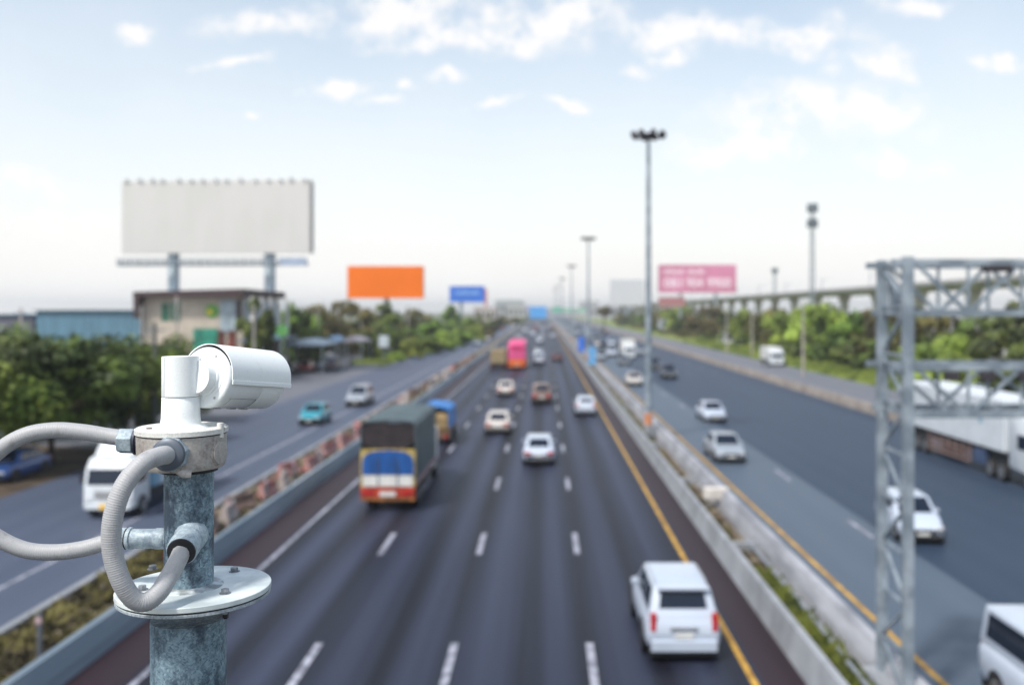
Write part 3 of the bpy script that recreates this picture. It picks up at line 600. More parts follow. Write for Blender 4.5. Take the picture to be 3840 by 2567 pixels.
def rigid(name, loc, label, group, away, body, boxc, W=2.3, L=6.5, H=3.2, cabc=None, plate=m_plate, fairing=False):
    rz = 0 if away else math.pi; r = root(name, loc, label, 'truck', group, rz); hw = W/2
    MB().box(-hw,hw,0,L,1.0,H).build('cargo_box', boxc, r, bevel=.03)
    MB().box(-.45,.45,.1,L+1.6,.5,.97).build('chassis', m_black, r)
    MB().box(-hw,hw,-.06,.1,.5,.75).build('rear_bumper', m_black, r)
    for sx in (-1,1): MB().box(sx*(hw-.25)-.13,sx*(hw-.25)+.13,-.09,-.061,.54,.7).build('tail_light', m_red, r)
    c = MB(); prof = [(L+.12,.42),(L+.12,2.35),(L+.35,2.5),(L+1.25,2.45),(L+1.62,2.05),(L+1.82,1.35),(L+1.86,.42)]
    ch = hw-.12; vs = [(-ch,y,z) for y, z in prof]+[(ch,y,z) for y, z in prof]; k = len(prof)
    c.add(vs, [tuple(range(k)), tuple(range(2*k-1,k-1,-1))]+[(i,i+k,(i+1)%k+k,(i+1)%k) for i in range(k)]); cb = c.build('cab', cabc or body, r, smooth=True, bevel=.07)
    w = MB(); panel(w, [Vector((ch,L+1.82,1.35)),Vector((-ch,L+1.82,1.35)),Vector((-ch,L+1.62,2.05)),Vector((ch,L+1.62,2.05))], .07,.93,.08,.97,.02); w.build('windshield', m_glass, cb)
    for sx in (-1,1):
        MB().box(sx*ch-.012,sx*ch+.012,L+.55,L+1.45,1.42,2.0).build('side_window', m_glass, cb)
        MB().box(sx*(ch-.24)-.15,sx*(ch-.24)+.15,L+1.84,L+1.89,.72,.92).build('headlight', m_lamp, cb, bevel=.02)
        MB().box(sx*(ch+.16)-.07,sx*(ch+.16)+.07,L+1.6,L+1.66,1.45,1.85).build('side_mirror', m_black, cb)
        for yy in (1.2,L+.95): wheel(r, sx*(hw-.16), yy, .43, .26, sx)
    MB().box(-ch+.1,ch-.1,L+1.85,L+1.92,.40,.62).build('front_bumper', body, cb, bevel=.02)
    MB().box(-.32,.32,L+1.9,L+1.95,.42,.62).build('number_plate', plate, cb)
    MB().box(-.55,.55,L+1.845,L+1.875,.85,1.15).build('grille', mat('grille_grey', (.3,.31,.33), .5), cb)
    if fairing:
        f = MB(); f.lathe((0,L+.15,0), (0,1,0), [(0,.9)], 3) if False else None
        f.add([(-ch+.1,L+.1,2.48),(ch-.1,L+.1,2.48),(ch-.15,L+1.35,2.46),(-ch+.15,L+1.35,2.46),(-ch+.18,L+.1,3.45),(ch-.18,L+.1,3.45),(ch-.3,L+.75,3.2),(-ch+.3,L+.75,3.2)],
              [(3,2,1,0),(4,5,6,7),(0,1,5,4),(1,2,6,5),(2,3,7,6),(3,0,4,7)]); f.build('roof_fairing', body, cb, smooth=True, bevel=.13, seg=3)
    return r
m_brownbox = mat('truck_brown', (.13,.075,.045), .7, var=.3, scale=2); m_tan = mat('truck_tan', (.26,.20,.11), .7)
rigid('covered_truck', (-6.75,137,0), 'brown truck with a tan covered top beside the pink coach', MG, True, m_brownbox, m_tan, L=5.5, H=2.9)
m_wt = mat('truck_white', (.60,.64,.68), .4, var=.05)
m_lb = mat('truck_light_blue', (.22,.46,.66), .45, var=.3, scale=.6, stretch=(1,2.2,.2), col2=(.50,.62,.70))
rigid('delivery_truck', (-18.05,38.6+7.2+1.0,0), 'white delivery truck with light blue cargo box and yellow number plate behind the camera pole', LG, False, m_wt, m_lb, W=2.3, L=6.2, H=2.9, plate=mat('plate_yellow', (.75,.45,.05), .5), fairing=True)
rigid('distant_truck', (15.3,176,0), 'white truck approaching in the distant traffic just left of the lamp mast', RG, False, m_wt, m_whitep, L=6, H=3.3)
rigid('box_truck', (GX(1765,150),152,0), 'white box truck parked beside the bushes on the right service road', None, False, m_wt, m_whitep, W=2.4, L=4.5, H=2.9)

# ---- white articulated lorry approaching behind the gantry
def lorry():
    x0, x1 = 23.0, 25.5; yr, yf = 60.0, 46.9
    r = root('articulated_lorry', (24.25,46.9,0), 'long white articulated lorry approaching in the outer lane behind the gantry truss', 'truck', RG)
    b = MB(); b.box(x0,x1,yf,yr,1.5,4.15); tr = b.build('trailer', m_wt, r, bevel=.06, world=True)
    MB().box(x0-.012,x0-.002,49.2,49.6,2.7,3.35).build('emblem', mat('emblem_blue_grey', (.2,.35,.45), .5), tr, world=True)
    MB().box(x0-.01,x0-.002,47.3,48.0,3.25,3.33).build('side_lettering', mat('lettering_grey', (.35,.37,.4), .5), tr, world=True)
    MB().box(x0+.35,x1-.35,45,yr-.2,.95,1.49).build('chassis', m_black, r, world=True)
    g = MB()
    for z in (.45,.75,1.05): g.beam((x0+.08,50.8,z),(x0+.08,56.2,z),.05,.07)
    for k in range(7): g.beam((x0+.08,50.8+.9*k,.42),(x0+.08,50.8+.9*k,1.5),.05)
    g.build('side_guard', mat('guard_rust', (.30,.20,.18), .7), r, world=True)
    MB().box(x0+.1,x0+.7,49.2,50.5,.5,1.3).build('fuel_tank', mat('tank_blue', (.05,.08,.16), .4), r, bevel=.08, world=True)
    for yy in (59,57.9,56.8,48.5,47.3,44.6):
        for sx, xx in ((-1,x0+.2),(1,x1-.2)):
            w = wheel(r, xx-24.25, yy-46.9, .5, .32, sx)
    # cab with raked deflector
    c = MB(); prof = [(46.5,.9),(46.5,3.3),(46.3,3.9),(45.4,3.65),(44.2,3.0),(43.95,2.0),(43.9,.7)]; k = len(prof)
    c.add([(x0+.03,y,z) for y, z in prof]+[(x1-.03,y,z) for y, z in prof], [tuple(range(k)), tuple(range(2*k-1,k-1,-1))]+[(i,i+k,(i+1)%k+k,(i+1)%k) for i in range(k)])
    cb = c.build('cab', m_wt, r, smooth=True, bevel=.08, world=True)
    MB().box(x0+.01,x0+.028,44.4,45.6,1.9,2.6).build('side_window', m_glass, cb, world=True)
    MB().box(x0+.2,x1-.2,43.90,43.935,2.05,2.9).build('windshield', m_glass, cb, world=True)
    MB().box(x0+.1,x1-.1,43.75,43.9,.4,.8).build('front_bumper', m_wt, cb, world=True)
    for xx in (x0+.35,x1-.35): MB().box(xx-.2,xx+.2,43.72,43.749,.5,.7).build('headlight', m_lamp, cb, world=True)
lorry()

# ================================================================== STREET FURNITURE
m_gal = mat('galvanised_steel', (.21,.26,.31), .55, .2, var=.2, scale=2, col2=(.31,.36,.41))
m_galdark = mat('galvanised_steel_dark', (.16,.19,.22), .55, .3, var=.2, scale=2)
m_lampdark = mat('lamp_housing_dark', (.035,.03,.038), .5)
def mast(X, Y, H, label, detail=True):
    r = root('lamp_mast', (X,Y,0), label, 'lamp post', 'tall lamp masts along the median')
    MB().tube([(0,0,0),(0,0,H*.5),(0,0,H)], [.24,.19,.12], 14).build('pole', m_gal, r, smooth=True)
    MB().lathe((0,0,0), (0,0,1), [(0,.34),(1.0,.32)], 12).build('foundation', m_conc, r, smooth=True)
    MB().tube([(0,0,1.0),(0,0,1.75)], [.262,.258], 14).build('orange_band', mat('band_orange', (.55,.22,.10), .6), r)
    b = MB(); b.lathe((0,0,H-.35), (0,0,1), [(0,.13),(.12,.42),(.42,.5),(.5,.2)], 14); b.build('hub', m_lampdark, r, smooth=True)
    for k in range(8):
        a = k*math.pi/4+.2; c, s = math.cos(a), math.sin(a); b = MB()
        b.tube([(c*.2,s*.2,H-.25),(c*.75,s*.75,H-.12),(c*1.0,s*1.0,H+.12)], .05, 6)
        d = Vector((c*.55,s*.55,.5)).normalized(); b.lathe(Vector((c*.82,s*.82,H-.16)), d, [(0,.10),(.12,.22),(.42,.2),(.5,.08)], 8); b.build('lamp', m_lampdark, r, smooth=True)
    return r
m0 = mast(7.0,63,20.4,'nearest and tallest lamp mast with a crown of dark lamps rising from the median')
for k, (Y, lab) in enumerate([(149,'second nearest lamp mast, left of the tallest one'),(240,'third nearest lamp mast, thin and pale'),(332,'fourth nearest lamp mast, faint in the distance'),(424,'fifth nearest lamp mast, barely visible'),(516,'farthest lamp mast above the vanishing point')]):
    c = clone(m0, (7.0 if k < 2 else 6.9-.3*k,Y,0), lab, scale=(1,1,.985))
# blue median signs
for X, Y, z0, z1, w, lab in ((7.0,177,.9,3.7,1.15,'tall narrow blue sign in the median behind the other blue sign'),(7.05,138,.7,3.3,1.1,'pale blue narrow sign in the median nearest the tall mast')):
    r = root('median_sign', (X,Y,0), lab, 'sign', 'narrow blue signs in the median')
    MB().box(-w/2,w/2,-.04,.04,z0,z1).build('panel', mat('sign_blue'+str(int(Y)), (.03,.15,.62) if Y > 150 else (.12,.34,.62), .5), r, bevel=.02)
    MB().tube([(0,.08,0),(0,.08,z1)], .05, 8).build('post', m_gal, r)
r = root('marker_post', (7.0,150,0), 'short orange marker post between the two blue median signs', 'marker')
MB().tube([(0,0,0),(0,0,1.0)], [.22,.12], 8).build('post', mat('marker_orange', (.5,.2,.07), .6), r); MB().lathe((0,0,0),(0,0,1),[(0,.3),(.08,.3)],8).build('base', m_black, r)
# white board on legs in the median
r = root('barricade', (7.45,40.7,0), 'low cream white board on short legs standing on the median', 'barricade')
MB().box(-.53,.53,-.2,.2,.45,.95).build('board', mat('board_cream', (.60,.56,.52), .6), r, bevel=.03)
for sx in (-1,1): MB().box(sx*.35-.04,sx*.35+.04,-.15,.15,0,.45).build('leg', m_conc, r)
# posts in the left strip
p0 = None
for i, Y in enumerate([22.3,26.6,31,35.8,40.5,45,49.5,54,59,64,70,77]):
    X = -12.0
    if p0 is None:
        p0 = root('guide_post', (X,Y,0), 'dark grey guide post in the left weed strip nearest the camera, at the lower left', 'post', 'guide posts in the left strip')
        MB().tube([(0,0,0),(0,0,1.45)], .065, 8).build('post', mat('post_grey', (.10,.11,.13), .6), p0); MB().box(-.07,.07,-.085,-.066,1.2,1.34).build('reflector', mat('reflector_pink', (.45,.32,.35), .4), p0)
    else: clone(p0, (X,Y,0), 'second guide post from the lower left, half hidden behind the conduit loop' if i == 1 else ORD[i]+' dark guide post in the left strip, counted from the camera')
# red and white plastic barriers
m_br = mat('plastic_red', (.42,.10,.10), .6, var=.3, scale=3, col2=(.46,.27,.25)); m_bw = mat('plastic_white_dirty', (.40,.37,.35), .6, var=.3, scale=3, col2=(.46,.38,.36)); m_bd = mat('plastic_brown', (.18,.12,.10), .7, var=.3, scale=3)
rnd = random.Random(11)
def plastic(colour, m, label):
    r = root('plastic_barrier', (0,0,0), label, 'barrier', 'red and white plastic barriers in the left strip')
    b = MB(); b.prism([(-.25,0),(-.25,.16),(-.12,.38),(-.09,.74),(.09,.74),(.12,.38),(.25,.16),(.25,0)], -.75,.75); b.build('body', m, r, bevel=.03)
    MB().box(-.262,-.235,-.5,-.2,.02,.12).build('foot', m_black, r); MB().lathe((0,0,.74),(0,0,1),[(0,.08),(.04,.08)],10).build('cap', m_black, r)
    return r
src = {}
Y = 33.2; n = 0
cnt = {}
while Y < 170:
    k = rnd.choice(['red','white','white','brown','white']) if n != 0 else 'red'
    if cnt.get(k, 0) >= 20: k = 'red' if cnt.get('red', 0) < cnt.get('brown', 0) else 'brown'
    X = -12.9+rnd.uniform(-.5,.5); cnt[k] = cnt.get(k, 0)+1
    nm = {'red':'pinkish red','white':'dirty white','brown':'weathered brown'}[k]
    lab = (ORD[cnt[k]-1]+' '+nm+' plastic road barrier in the left strip') if cnt[k] <= 20 else 'number '+str(cnt[k])+' from the camera, small far '+nm+' plastic road barrier'
    if k not in src: src[k] = plastic(k, {'red':m_br,'white':m_bw,'brown':m_bd}[k], lab); o = src[k]; o.location = (X,Y,0); o.rotation_euler[2] = rnd.uniform(-.3,.3)
    else: clone(src[k], (X,Y,0), lab, rz=rnd.uniform(-.6,.6))
    n += 1; Y += rnd.uniform(1.6,3.4)*(1 if Y < 90 else 1.3)

# ---- lattice sign gantry
def gantry():
    XA, Y0, Y1 = 7.62, 19.65, 21.15; XB = 28.6
    r = root('sign_gantry', (XA,20.4,0), 'galvanised steel lattice sign gantry spanning the right carriageway', 'gantry')
    zU = (9.62, 8.56); zL = (7.42, 6.43)
    for X in (XA, XB):
        for Y in (Y0, Y1):
            w = .20
            MB().beam((X,Y,0),(X,Y,9.74),w,.22).build('column', m_gal, r, world=True, bevel=.012)
        b = MB(); z = .3; up = True; step = 1.05
        while z < 9.2:
            a, c = (Y0,Y1) if up else (Y1,Y0); b.beam((X,a,z),(X,c,min(z+step,9.6)),.07); 
            b.beam((X,Y0,z),(X,Y1,z),.06); z += step; up = not up
        b.build('leg_bracing', m_gal, r, world=True)
        MB().box(X-.35,X+.35,Y0-.3,Y1+.3,0,.5).build('footing', m_conc, r, world=True, bevel=.02)
    for name, (zt, zb) in (('upper_truss', zU), ('lower_truss', zL)):
        b = MB()
        for Y in (Y0, Y1):
            b.beam((XA-.35,Y,zt),(XB+.35,Y,zt),.11,.13); b.beam((XA-.2 if Y==Y1 else XA,Y,zb),(XB+.3,Y,zb),.12,.14)
            x = XA+.15; k = 0; st = 1.12
            while x+st < XB:
                b.beam((x+st,Y,zb),(x+st,Y,zt),.055)
                if k % 2: b.beam((x,Y,zb),(x+st,Y,zt),.075)
                else: b.beam((x,Y,zt),(x+st,Y,zb),.075)
                x += st; k += 1
        x = XA; k = 0
        while x < XB:
            b.beam((x,Y0,zt),(x,Y1,zt),.07); b.beam((x,Y0,zb),(x,Y1,zb),.07)
            if k % 2: b.beam((x,Y0,zt),(x+1.12,Y1,zt),.05)
            else: b.beam((x,Y1,zt),(x+1.12,Y0,zt),.05)
            x += 1.12; k += 1
        b.build(name, m_gal if name == 'lower_truss' else m_gal, r, world=True)
    # gusset plates at the leg tops, dark lamps clamped under the lower truss's top chord
    b = MB(); b.add([(XA+.13,Y1-.08,9.55),(XA+.75,Y1-.08,8.6),(XA+.13,Y1-.08,8.6),(XA+.13,Y1-.05,9.55),(XA+.75,Y1-.05,8.6),(XA+.13,Y1-.05,8.6)], [(0,1,2),(5,4,3),(0,3,4,1),(1,4,5,2),(2,5,3,0)]); b.build('gusset_plate', m_gal, r, world=True)
    for x in (8.5,9.25,10.05,11.4): MB().box(x-.13,x+.13,Y0-.2,Y0+.05,7.15,7.33).build('floodlight', m_lampdark, r, world=True, bevel=.02)
    for x in (9.5,12.2): MB().box(x-.28,x+.28,Y0-.1,Y0+.12,9.42,9.56).build('floodlight', m_lampdark, r, world=True, bevel=.02)
gantry()

# ---- billboards
def billboard(name, x0p, x1p, y0p, y1p, Y, mface, label, cols, colw=.9, depth=1.6, catwalk=False, yaw=0., colm=None, group=None):
    a = P(x0p,y0p,Y); b_ = P(x1p,y1p,Y); cx = (a.x+b_.x)/2; w = (b_.x-a.x)/2; zt, zb = a.z, b_.z
    r = root(name, (cx,Y,0), label, 'billboard', group, yaw)
    MB().box(-w,w,0,.35,zb,zt).build('panel', mface, r)
    fr = MB(); fr.box(-w,w,.37,depth,zb+.1,zb+.35); fr.box(-w,w,.37,depth,zt-.35,zt-.1); n = max(3, int(w*2/2.5))
    for i in range(n+1):
        x = -w+.1+(2*w-.2)*i/n; fr.beam((x,.5,zb),(x,.5,zt),.15); fr.beam((x,depth,zb+.2),(x,depth,zt-.2),.15); fr.beam((x,.5,zb+.3),(x,depth,zt-.3),.12)
    fr.build('back_frame', m_galdark, r)
    for c in cols:
        X = GX(c,Y)-cx; MB().tube([(X,depth/2+.2,0),(X,depth/2+.2,zt-.5)], colw/2, 14).build('column', colm or m_gal, r, smooth=True)
    return r, w, zb, zt
m_face = mat('vinyl_white', (.585,.575,.555), .75, var=.02, scale=.35, stretch=(1,1,.3), col2=(.605,.59,.575))
m_clamp = mat('clamp_grey', (.55,.55,.57), .6); m_cat = mat('catwalk_steel', (.15,.19,.23), .6)
m_colb = mat('column_bluegrey', (.48,.57,.64), .5)
r, w, zb, zt = billboard('billboard', 275,711,414,580,130,m_face,'huge blank off white billboard on two thick columns behind the beige building',(387,613),1.55,2.2,yaw=R(-2.5),colm=m_colb)
rn = random.Random(5)
for i in range(15):
    x = -w+.6+i*(2*w-1)/14+rn.uniform(-.3,.3); MB().box(x-.22,x+.22,-.3,.1,zt+.02,zt+.10+rn.uniform(0,.28)).build('top_clamp', m_clamp, r)
cw = MB(); cw.box(-w,w,-1.3,-.2,zb-1.78,zb-1.55)
for i in range(44):
    x = -w+i*2*w/43; cw.beam((x,-1.3,zb-1.7),(x,-1.3,zb-.75),.12); cw.box(x-.18,x+.18,-1.34,-1.3,zb-1.75,zb-1.1) if i % 2 else None
    if i < 43: cw.beam((x,-1.3,zb-1.7),(x+2*w/43,-1.3,zb-.9),.06); 
cw.beam((-w,-1.3,zb-.75),(w,-1.3,zb-.75),.09); cw.beam((-w,-1.3,zb-1.2),(w,-1.3,zb-1.2),.07); cw.build('catwalk', m_cat, r)
b = MB(); b.box(w-3.6,w,-1.38,-1.31,zb-1.8,zb-.8); b.build('catwalk_banner', mat('banner_paleblue', (.35,.42,.55), .6), r)
b = MB(); b.box(w+.01,w+.3,-.03,.8,zb,zt); b.build('edge_trim', mat('edge_grey', (.33,.32,.32), .6), r)
billboard('billboard',796,970,609,683,230,mat('vinyl_orange', (.80,.165,.006), .7, var=.03, scale=.1, spec=.15),'plain bright orange billboard rising above the left tree row',(884,),1.3)
r, w, zb, zt = billboard('billboard',1030,1110,655,692,350,mat('vinyl_blue', (.02,.14,.58), .7, var=.05, scale=.1),'royal blue billboard with a faint pale line of writing',(1056,),1.3)
t = MB(); x = -w*.66; rn = random.Random(3)
while x < w*.66: 
    ww = rn.uniform(.45,.8); t.box(x,x+ww,-.03,-.005,(zb+zt)/2+.1,(zb+zt)/2+rn.choice([1.1,1.1,.85])); x += ww+.22
t.build('lettering', mat('lettering_paleblue', (.30,.52,.80), .6), r)
MB().box(w+.02,w+.9,.4,1.6,zb-1.5,zt-1.0).build('side_panel', mat('side_pink', (.65,.25,.22), .6), r)
m_pinkf = mat('vinyl_pink', (.58,.20,.32), .6, var=.1, scale=.1, col2=(.62,.22,.36))
r, w, zb, zt = billboard('billboard',1509,1687,606,670,345,m_pinkf,'faded pink billboard carrying a large phone number in pale digits',(1560,1640),1.0)
t = MB(); x = -w*.86; rn = random.Random(8); hh = zt-zb
while x < w*.15:
    ww = rn.uniform(.45,.75)
    if abs(x+w*.32) > .5: t.box(x,x+ww,-.03,-.005,zb+hh*.68,zb+hh*rn.choice([.8,.8,.85])); 
    x += ww+.2
t.build('small_lettering', mat('lettering_pink', (.80,.62,.70), .6), r)
for word, fx0, fx1 in (('081',-.86,-.40),('904',-.28,.14),('9900',.26,.86)):
    cu = bpy.data.curves.new('digits','FONT'); cu.body = word; cu.size = hh*.46; cu.extrude = .02; cu.offset = .04
    to = bpy.data.objects.new('digits', cu); COL.objects.link(to); dg = bpy.context.evaluated_depsgraph_get(); me = bpy.data.meshes.new_from_object(to.evaluated_get(dg)); bpy.data.objects.remove(to)
    me.materials.clear(); me.materials.append(mat('lettering_pink2', (.90,.78,.86), .6))
    bb = [v.co.x for v in me.vertices]; k = (fx1-fx0)*w/(max(bb)-min(bb))
    to = bpy.data.objects.new('digit_group', me); COL.objects.link(to); to.parent = r; to.rotation_euler = (R(90),0,0); to.location = (fx0*w-min(bb)*k,-.03,zb+hh*.2); to.scale = (k,1,1)
MB().box(-w,-w*.32,.0,.3,zb-5.0,zb-1.6).build('lower_panel', mat('vinyl_dustyred', (.36,.16,.17), .6), r)
billboard('distant_billboard',1398,1476,640,700,620,mat('vinyl_faint', (.55,.56,.60), .7),'very faint pale grey billboard left of the pink one, far away',(1437,),2.)
r, w, zb, zt = billboard('roadside_board',2265,2315,800,826,100,mat('board_white', (.62,.63,.68), .6),'small white board on posts before dark bushes at the right edge',(2270,2310),.12,.5)
billboard('white_road_sign',868,890,768,795,150,mat('board_white2', (.50,.56,.60), .6),'small white sign standing before the dark trees under the orange billboard',(879,),.15,.3)

# ---- overhead direction signs far away
r = root('overhead_sign', (GX(1233,400),400,0), 'pale blue overhead direction sign far down the main road', 'sign')
MB().box(-3.6,3.6,0,.2,5.4,10.6).build('panel', mat('sign_skyblue', (.09,.34,.72), .5), r, bevel=.05)
for X in (-4.2,): MB().tube([(X,.3,0),(X,.3,10.6)], .2, 8).build('post', m_gal, r)
MB().beam((-4.2,.3,9.8),(3.6,.3,9.8),.25).build('arm', m_gal, r)
MB().box(-5.5,-3.7,.0,.2,9.0,10.6).build('side_panel', mat('sign_mauve', (.42,.40,.58), .5), r)
r = root('green_sign_gantry', (GX(1300,560),560,0), 'pale green overhead signs on a gantry far over the right carriageway', 'sign')
for k, (a, b_, z0, z1) in enumerate([(-9,-3.2,7.6,11),(-2.2,4.5,7.8,10.4),(5.5,11,7.9,10.2)]): MB().box(a,b_,0,.25,z0,z1).build('panel', mat('sign_green'+str(k), (.10,.45,.30) if k == 0 else (.28,.50,.38), .5), r)
MB().beam((-10,.4,9.6),(12,.4,9.6),.35).build('crossbeam', m_gal, r)
for X in (-10,12): MB().tube([(X,.4,0),(X,.4,9.6)], .2, 8).build('post', m_gal, r)

# ---- elevated railway
def viaduct():
    X, zt = 80., 13.95; r = root('elevated_railway', (X,400,0), 'long grey elevated railway viaduct on tapered piers running along the right', 'viaduct')
    mc = mat('viaduct_concrete', (.42,.42,.43), .85, var=.15, scale=.2); mc2 = mat('pier_concrete', (.46,.45,.42), .85, var=.15, scale=.2)
    MB().prism([(X-4.5,zt),(X-4.5,zt-.45),(X-2.4,zt-.6),(X-1.8,zt-1.35),(X+1.8,zt-1.35),(X+2.4,zt-.6),(X+4.5,zt-.45),(X+4.5,zt)], 60, 1300).build('deck', mc, r, world=True)
    b = MB(); b.box(X-4.62,X-4.52,60,1300,zt-.2,zt+.45); b.build('parapet', mat('parapet_grey', (.34,.34,.35), .8), r, world=True)
    for k in range(30):
        Y = 100+25*k
        b = MB(); b.box(X-.95,X+.95,Y-.8,Y+.8,0,zt-2.7); b.add([(X-1.1,Y-1,zt-2.7),(X+1.1,Y-1,zt-2.7),(X+1.1,Y+1,zt-2.7),(X-1.1,Y+1,zt-2.7),(X-1.6,Y-1.1,zt-1.3),(X+1.6,Y-1.1,zt-1.3),(X+1.6,Y+1.1,zt-1.3),(X-1.6,Y+1.1,zt-1.3)], [(0,1,5,4),(1,2,6,5),(2,3,7,6),(3,0,4,7),(4,5,6,7)])
        b.build('pier', mc2, r, world=True)
    for k in range(20):
        b = MB(); b.beam((X,110+40*k,zt),(X,110+40*k,zt+4.2),.16); b.beam((X,110+40*k,zt+3.8),(X+2,110+40*k,zt+3.8),.1)
        b.build('catenary_mast', m_gal, r, world=True)
viaduct()
def cell_tower(X, Y, H, label, w=1.3, heads=(.97,.86)):
    r = root('cell_tower', (X,Y,0), label, 'tower'); b = MB(); n = int(H/2.2); c = [(-1,-1),(1,-1),(1,1),(-1,1)]
    f = lambda z: w*(1-.55*z/H)/2
    for sx, sy in c: b.beam((sx*f(0),sy*f(0),0),(sx*f(H),sy*f(H),H),.14)
    for i in range(n):
        z0, z1 = H*i/n, H*(i+1)/n
        for k in range(4):
            a, d = c[k], c[(k+1)%4]; b.beam((a[0]*f(z0),a[1]*f(z0),z0),(d[0]*f(z1),d[1]*f(z1),z1),.09); b.beam((a[0]*f(z1),a[1]*f(z1),z1),(d[0]*f(z1),d[1]*f(z1),z1),.09)
    b.build('lattice', m_gal, r)
    for h in heads:
        for k in range(5):
            a = k*1.256; MB().box(math.cos(a)*1.25-.22,math.cos(a)*1.25+.22,math.sin(a)*1.25-.15,math.sin(a)*1.25+.15,H*h-1.3,H*h+1.1).build('antenna', m_galdark, r)
        MB().lathe((0,0,H*h-.1),(0,0,1),[(0,1.25),(.12,1.25)],12).build('platform', m_galdark, r)
cell_tower(GX(1861,250),250,hgt(466,250),'tall grey lattice mobile phone tower with two antenna rings')
cell_tower(GX(1775,420),420,hgt(612,420),'smaller faint phone tower left of the tall one',1.6,(.95,))

# ---- light poles along the verges
pole0 = None
def lpole(px, ytop, Y, label, m=None, arm=0):
    r = root('utility_pole', (GX(px,Y),Y,0), label, 'pole', 'slender poles beside the roads'); H = hgt(ytop,Y)
    MB().tube([(0,0,0),(0,0,H)], [.17,.11], 8).build('post', m or m_conc, r, smooth=True)
    if arm: MB().tube([(0,0,H-.3),(arm*.9,0,H+.3),(arm*1.8,0,H+.45)], .05, 6).build('arm', m_gal, r); MB().box(arm*1.8-.35,arm*1.8+.35,-.12,.12,H+.38,H+.52).build('lamp', m_lampdark, r)
    else: MB().beam((-.6,0,H-.5),(.6,0,H-.5),.1).build('crossarm', m_galdark, r)
for a in [(405,678,95,'pale pole standing before the beige station wall'),(355,738,60,'dark pole at the right edge of the near trees'),(582,700,108,'pale pole in front of the glazed station corner'),
          (728,705,150,'first pale pole in the tree row right of the station'),(775,700,165,'second pale pole in the tree row right of the station'),(828,705,180,'third pale pole in the tree row, below the orange billboard'),
          (935,700,220,'pole in the tree row near the right edge of the orange billboard'),(48,705,90,'pale pole before the blue shed at the left edge'),(325,700,100,'thin pole at the right end of the blue shed'),
          (1840,690,122,'tall pale pole before the bright trees on the right'),(1665,700,190,'slim pole before the olive trees on the right'),(1723,705,175,'slim pole above the white sheds')]:
    lpole(a[0],a[1],a[2],a[3], mat('pole_pale', (.36,.33,.30), .8) if a[0] != 355 else mat('pole_dark', (.09,.10,.10), .8))

# ---- beige station building with a dark flat roof
m_beige = mat('wall_beige', (.46,.40,.33), .8, var=.08, scale=.5); m_roofb = mat('roof_brown', (.045,.025,.028), .7); m_green = mat('glass_green', (.03,.14,.09), .3, var=.3, scale=1)
m_teal = mat('panel_teal', (.02,.22,.15), .5, var=.4, scale=1.5); m_brick = mat('cladding_redbrown', (.13,.03,.02), .7, var=.4, scale=.8); m_glz = mat('glazing_pale', (.30,.37,.42), .3, var=.2, scale=.8)
def station():
    Y = 115.; g = lambda px: GX(px,Y); cx = g(440); r = root('station_building', (cx,Y,0), 'beige two storey station building with an overhanging dark brown flat roof', 'building')
    X = lambda px: g(px)-cx; H = hgt(680,Y); xr = X(555)
    MB().box(X(331),xr,0,16,0,H).build('wall', m_beige, r)
    rf = MB(); rf.add([(X(316),-1.4,H),(X(566),-1.4,H),(X(566),17,H),(X(316),17,H),(X(316),-1.4,H+.62),(X(566),-1.4,H+1.0),(X(566),17,H+.9),(X(316),17,H+.6)], [(3,2,1,0),(4,5,6,7),(0,1,5,4),(1,2,6,5),(2,3,7,6),(3,0,4,7)]); rf.build('roof', m_roofb, r)
    MB().box(X(317),X(329),-1.4,2,H-2.6,H-.01).build('roof_fin', m_roofb, r)
    for a, b_ in ((370,389),(393,413)): MB().box(X(a),X(b_),-.06,.02,hgt(735,Y),hgt(693,Y)).build('window', m_green, r)
    MB().box(X(505),X(540),-.08,.02,hgt(762,Y),hgt(686,Y)).build('glazing', m_glz, r)
    MB().box(X(542),X(553),-.08,.02,hgt(742,Y),hgt(686,Y)).build('dark_glazing', m_glass, r)
    lg = MB(); lg.lathe((X(486),-.1,hgt(712,Y)), (0,1,0), [(0,.85),(.06,.85)], 24); e = lg.build('emblem', mat('emblem_green', (.10,.30,.05), .5), r)
    lg = MB(); lg.lathe((X(481),-.14,hgt(714,Y)), (0,1,0), [(0,.36),(.04,.36)], 16); lg.build('emblem_centre', mat('emblem_yellow', (.65,.50,.04), .5), e)
    MB().box(X(445),X(500),-.3,-.02,0,hgt(752,Y)).build('shopfront', m_teal, r)
    for a, b_ in ((503,514),(524,540)): MB().box(X(a),X(b_),-.3,-.09,0,hgt(757,Y)).build('cladding', m_brick, r)
    # the glazed side wall that recedes along the road
    MB().box(xr-.02,xr+.06,.6,15.5,H*.5,H-.3).build('side_glazing', m_glz, r)
    for k in range(4): MB().box(xr+.02,xr+.3,.8+3.9*k,2.6+3.9*k,0,H*.45).build('cladding', m_brick, r)
    for k in range(5): MB().box(xr+1.0,xr+1.4,-.2+3.9*k,.2+3.9*k,0,H).build('pillar', m_whitep, r)
    MB().box(xr+.02,xr+2.4,-1.2,17,H*.46,H*.5).build('shop_canopy', m_galdark, r)
station()
r = root('round_sign', (GX(655,118),116,0), 'small round green sign on a post beside the station shops', 'sign')
MB().tube([(0,0,0),(0,0,5)], .08, 8).build('post', m_gal, r); MB().box(-1.5,-.2,-.1,.05,hgt(775,116),hgt(748,116)).build('panel', mat('panel_blue_grey', (.2,.36,.45), .5), r); MB().lathe((.1,-.12,hgt(757,116)),(0,1,0),[(0,.75),(.08,.75)],20).build('disc', mat('disc_green', (.12,.35,.10), .5), r)
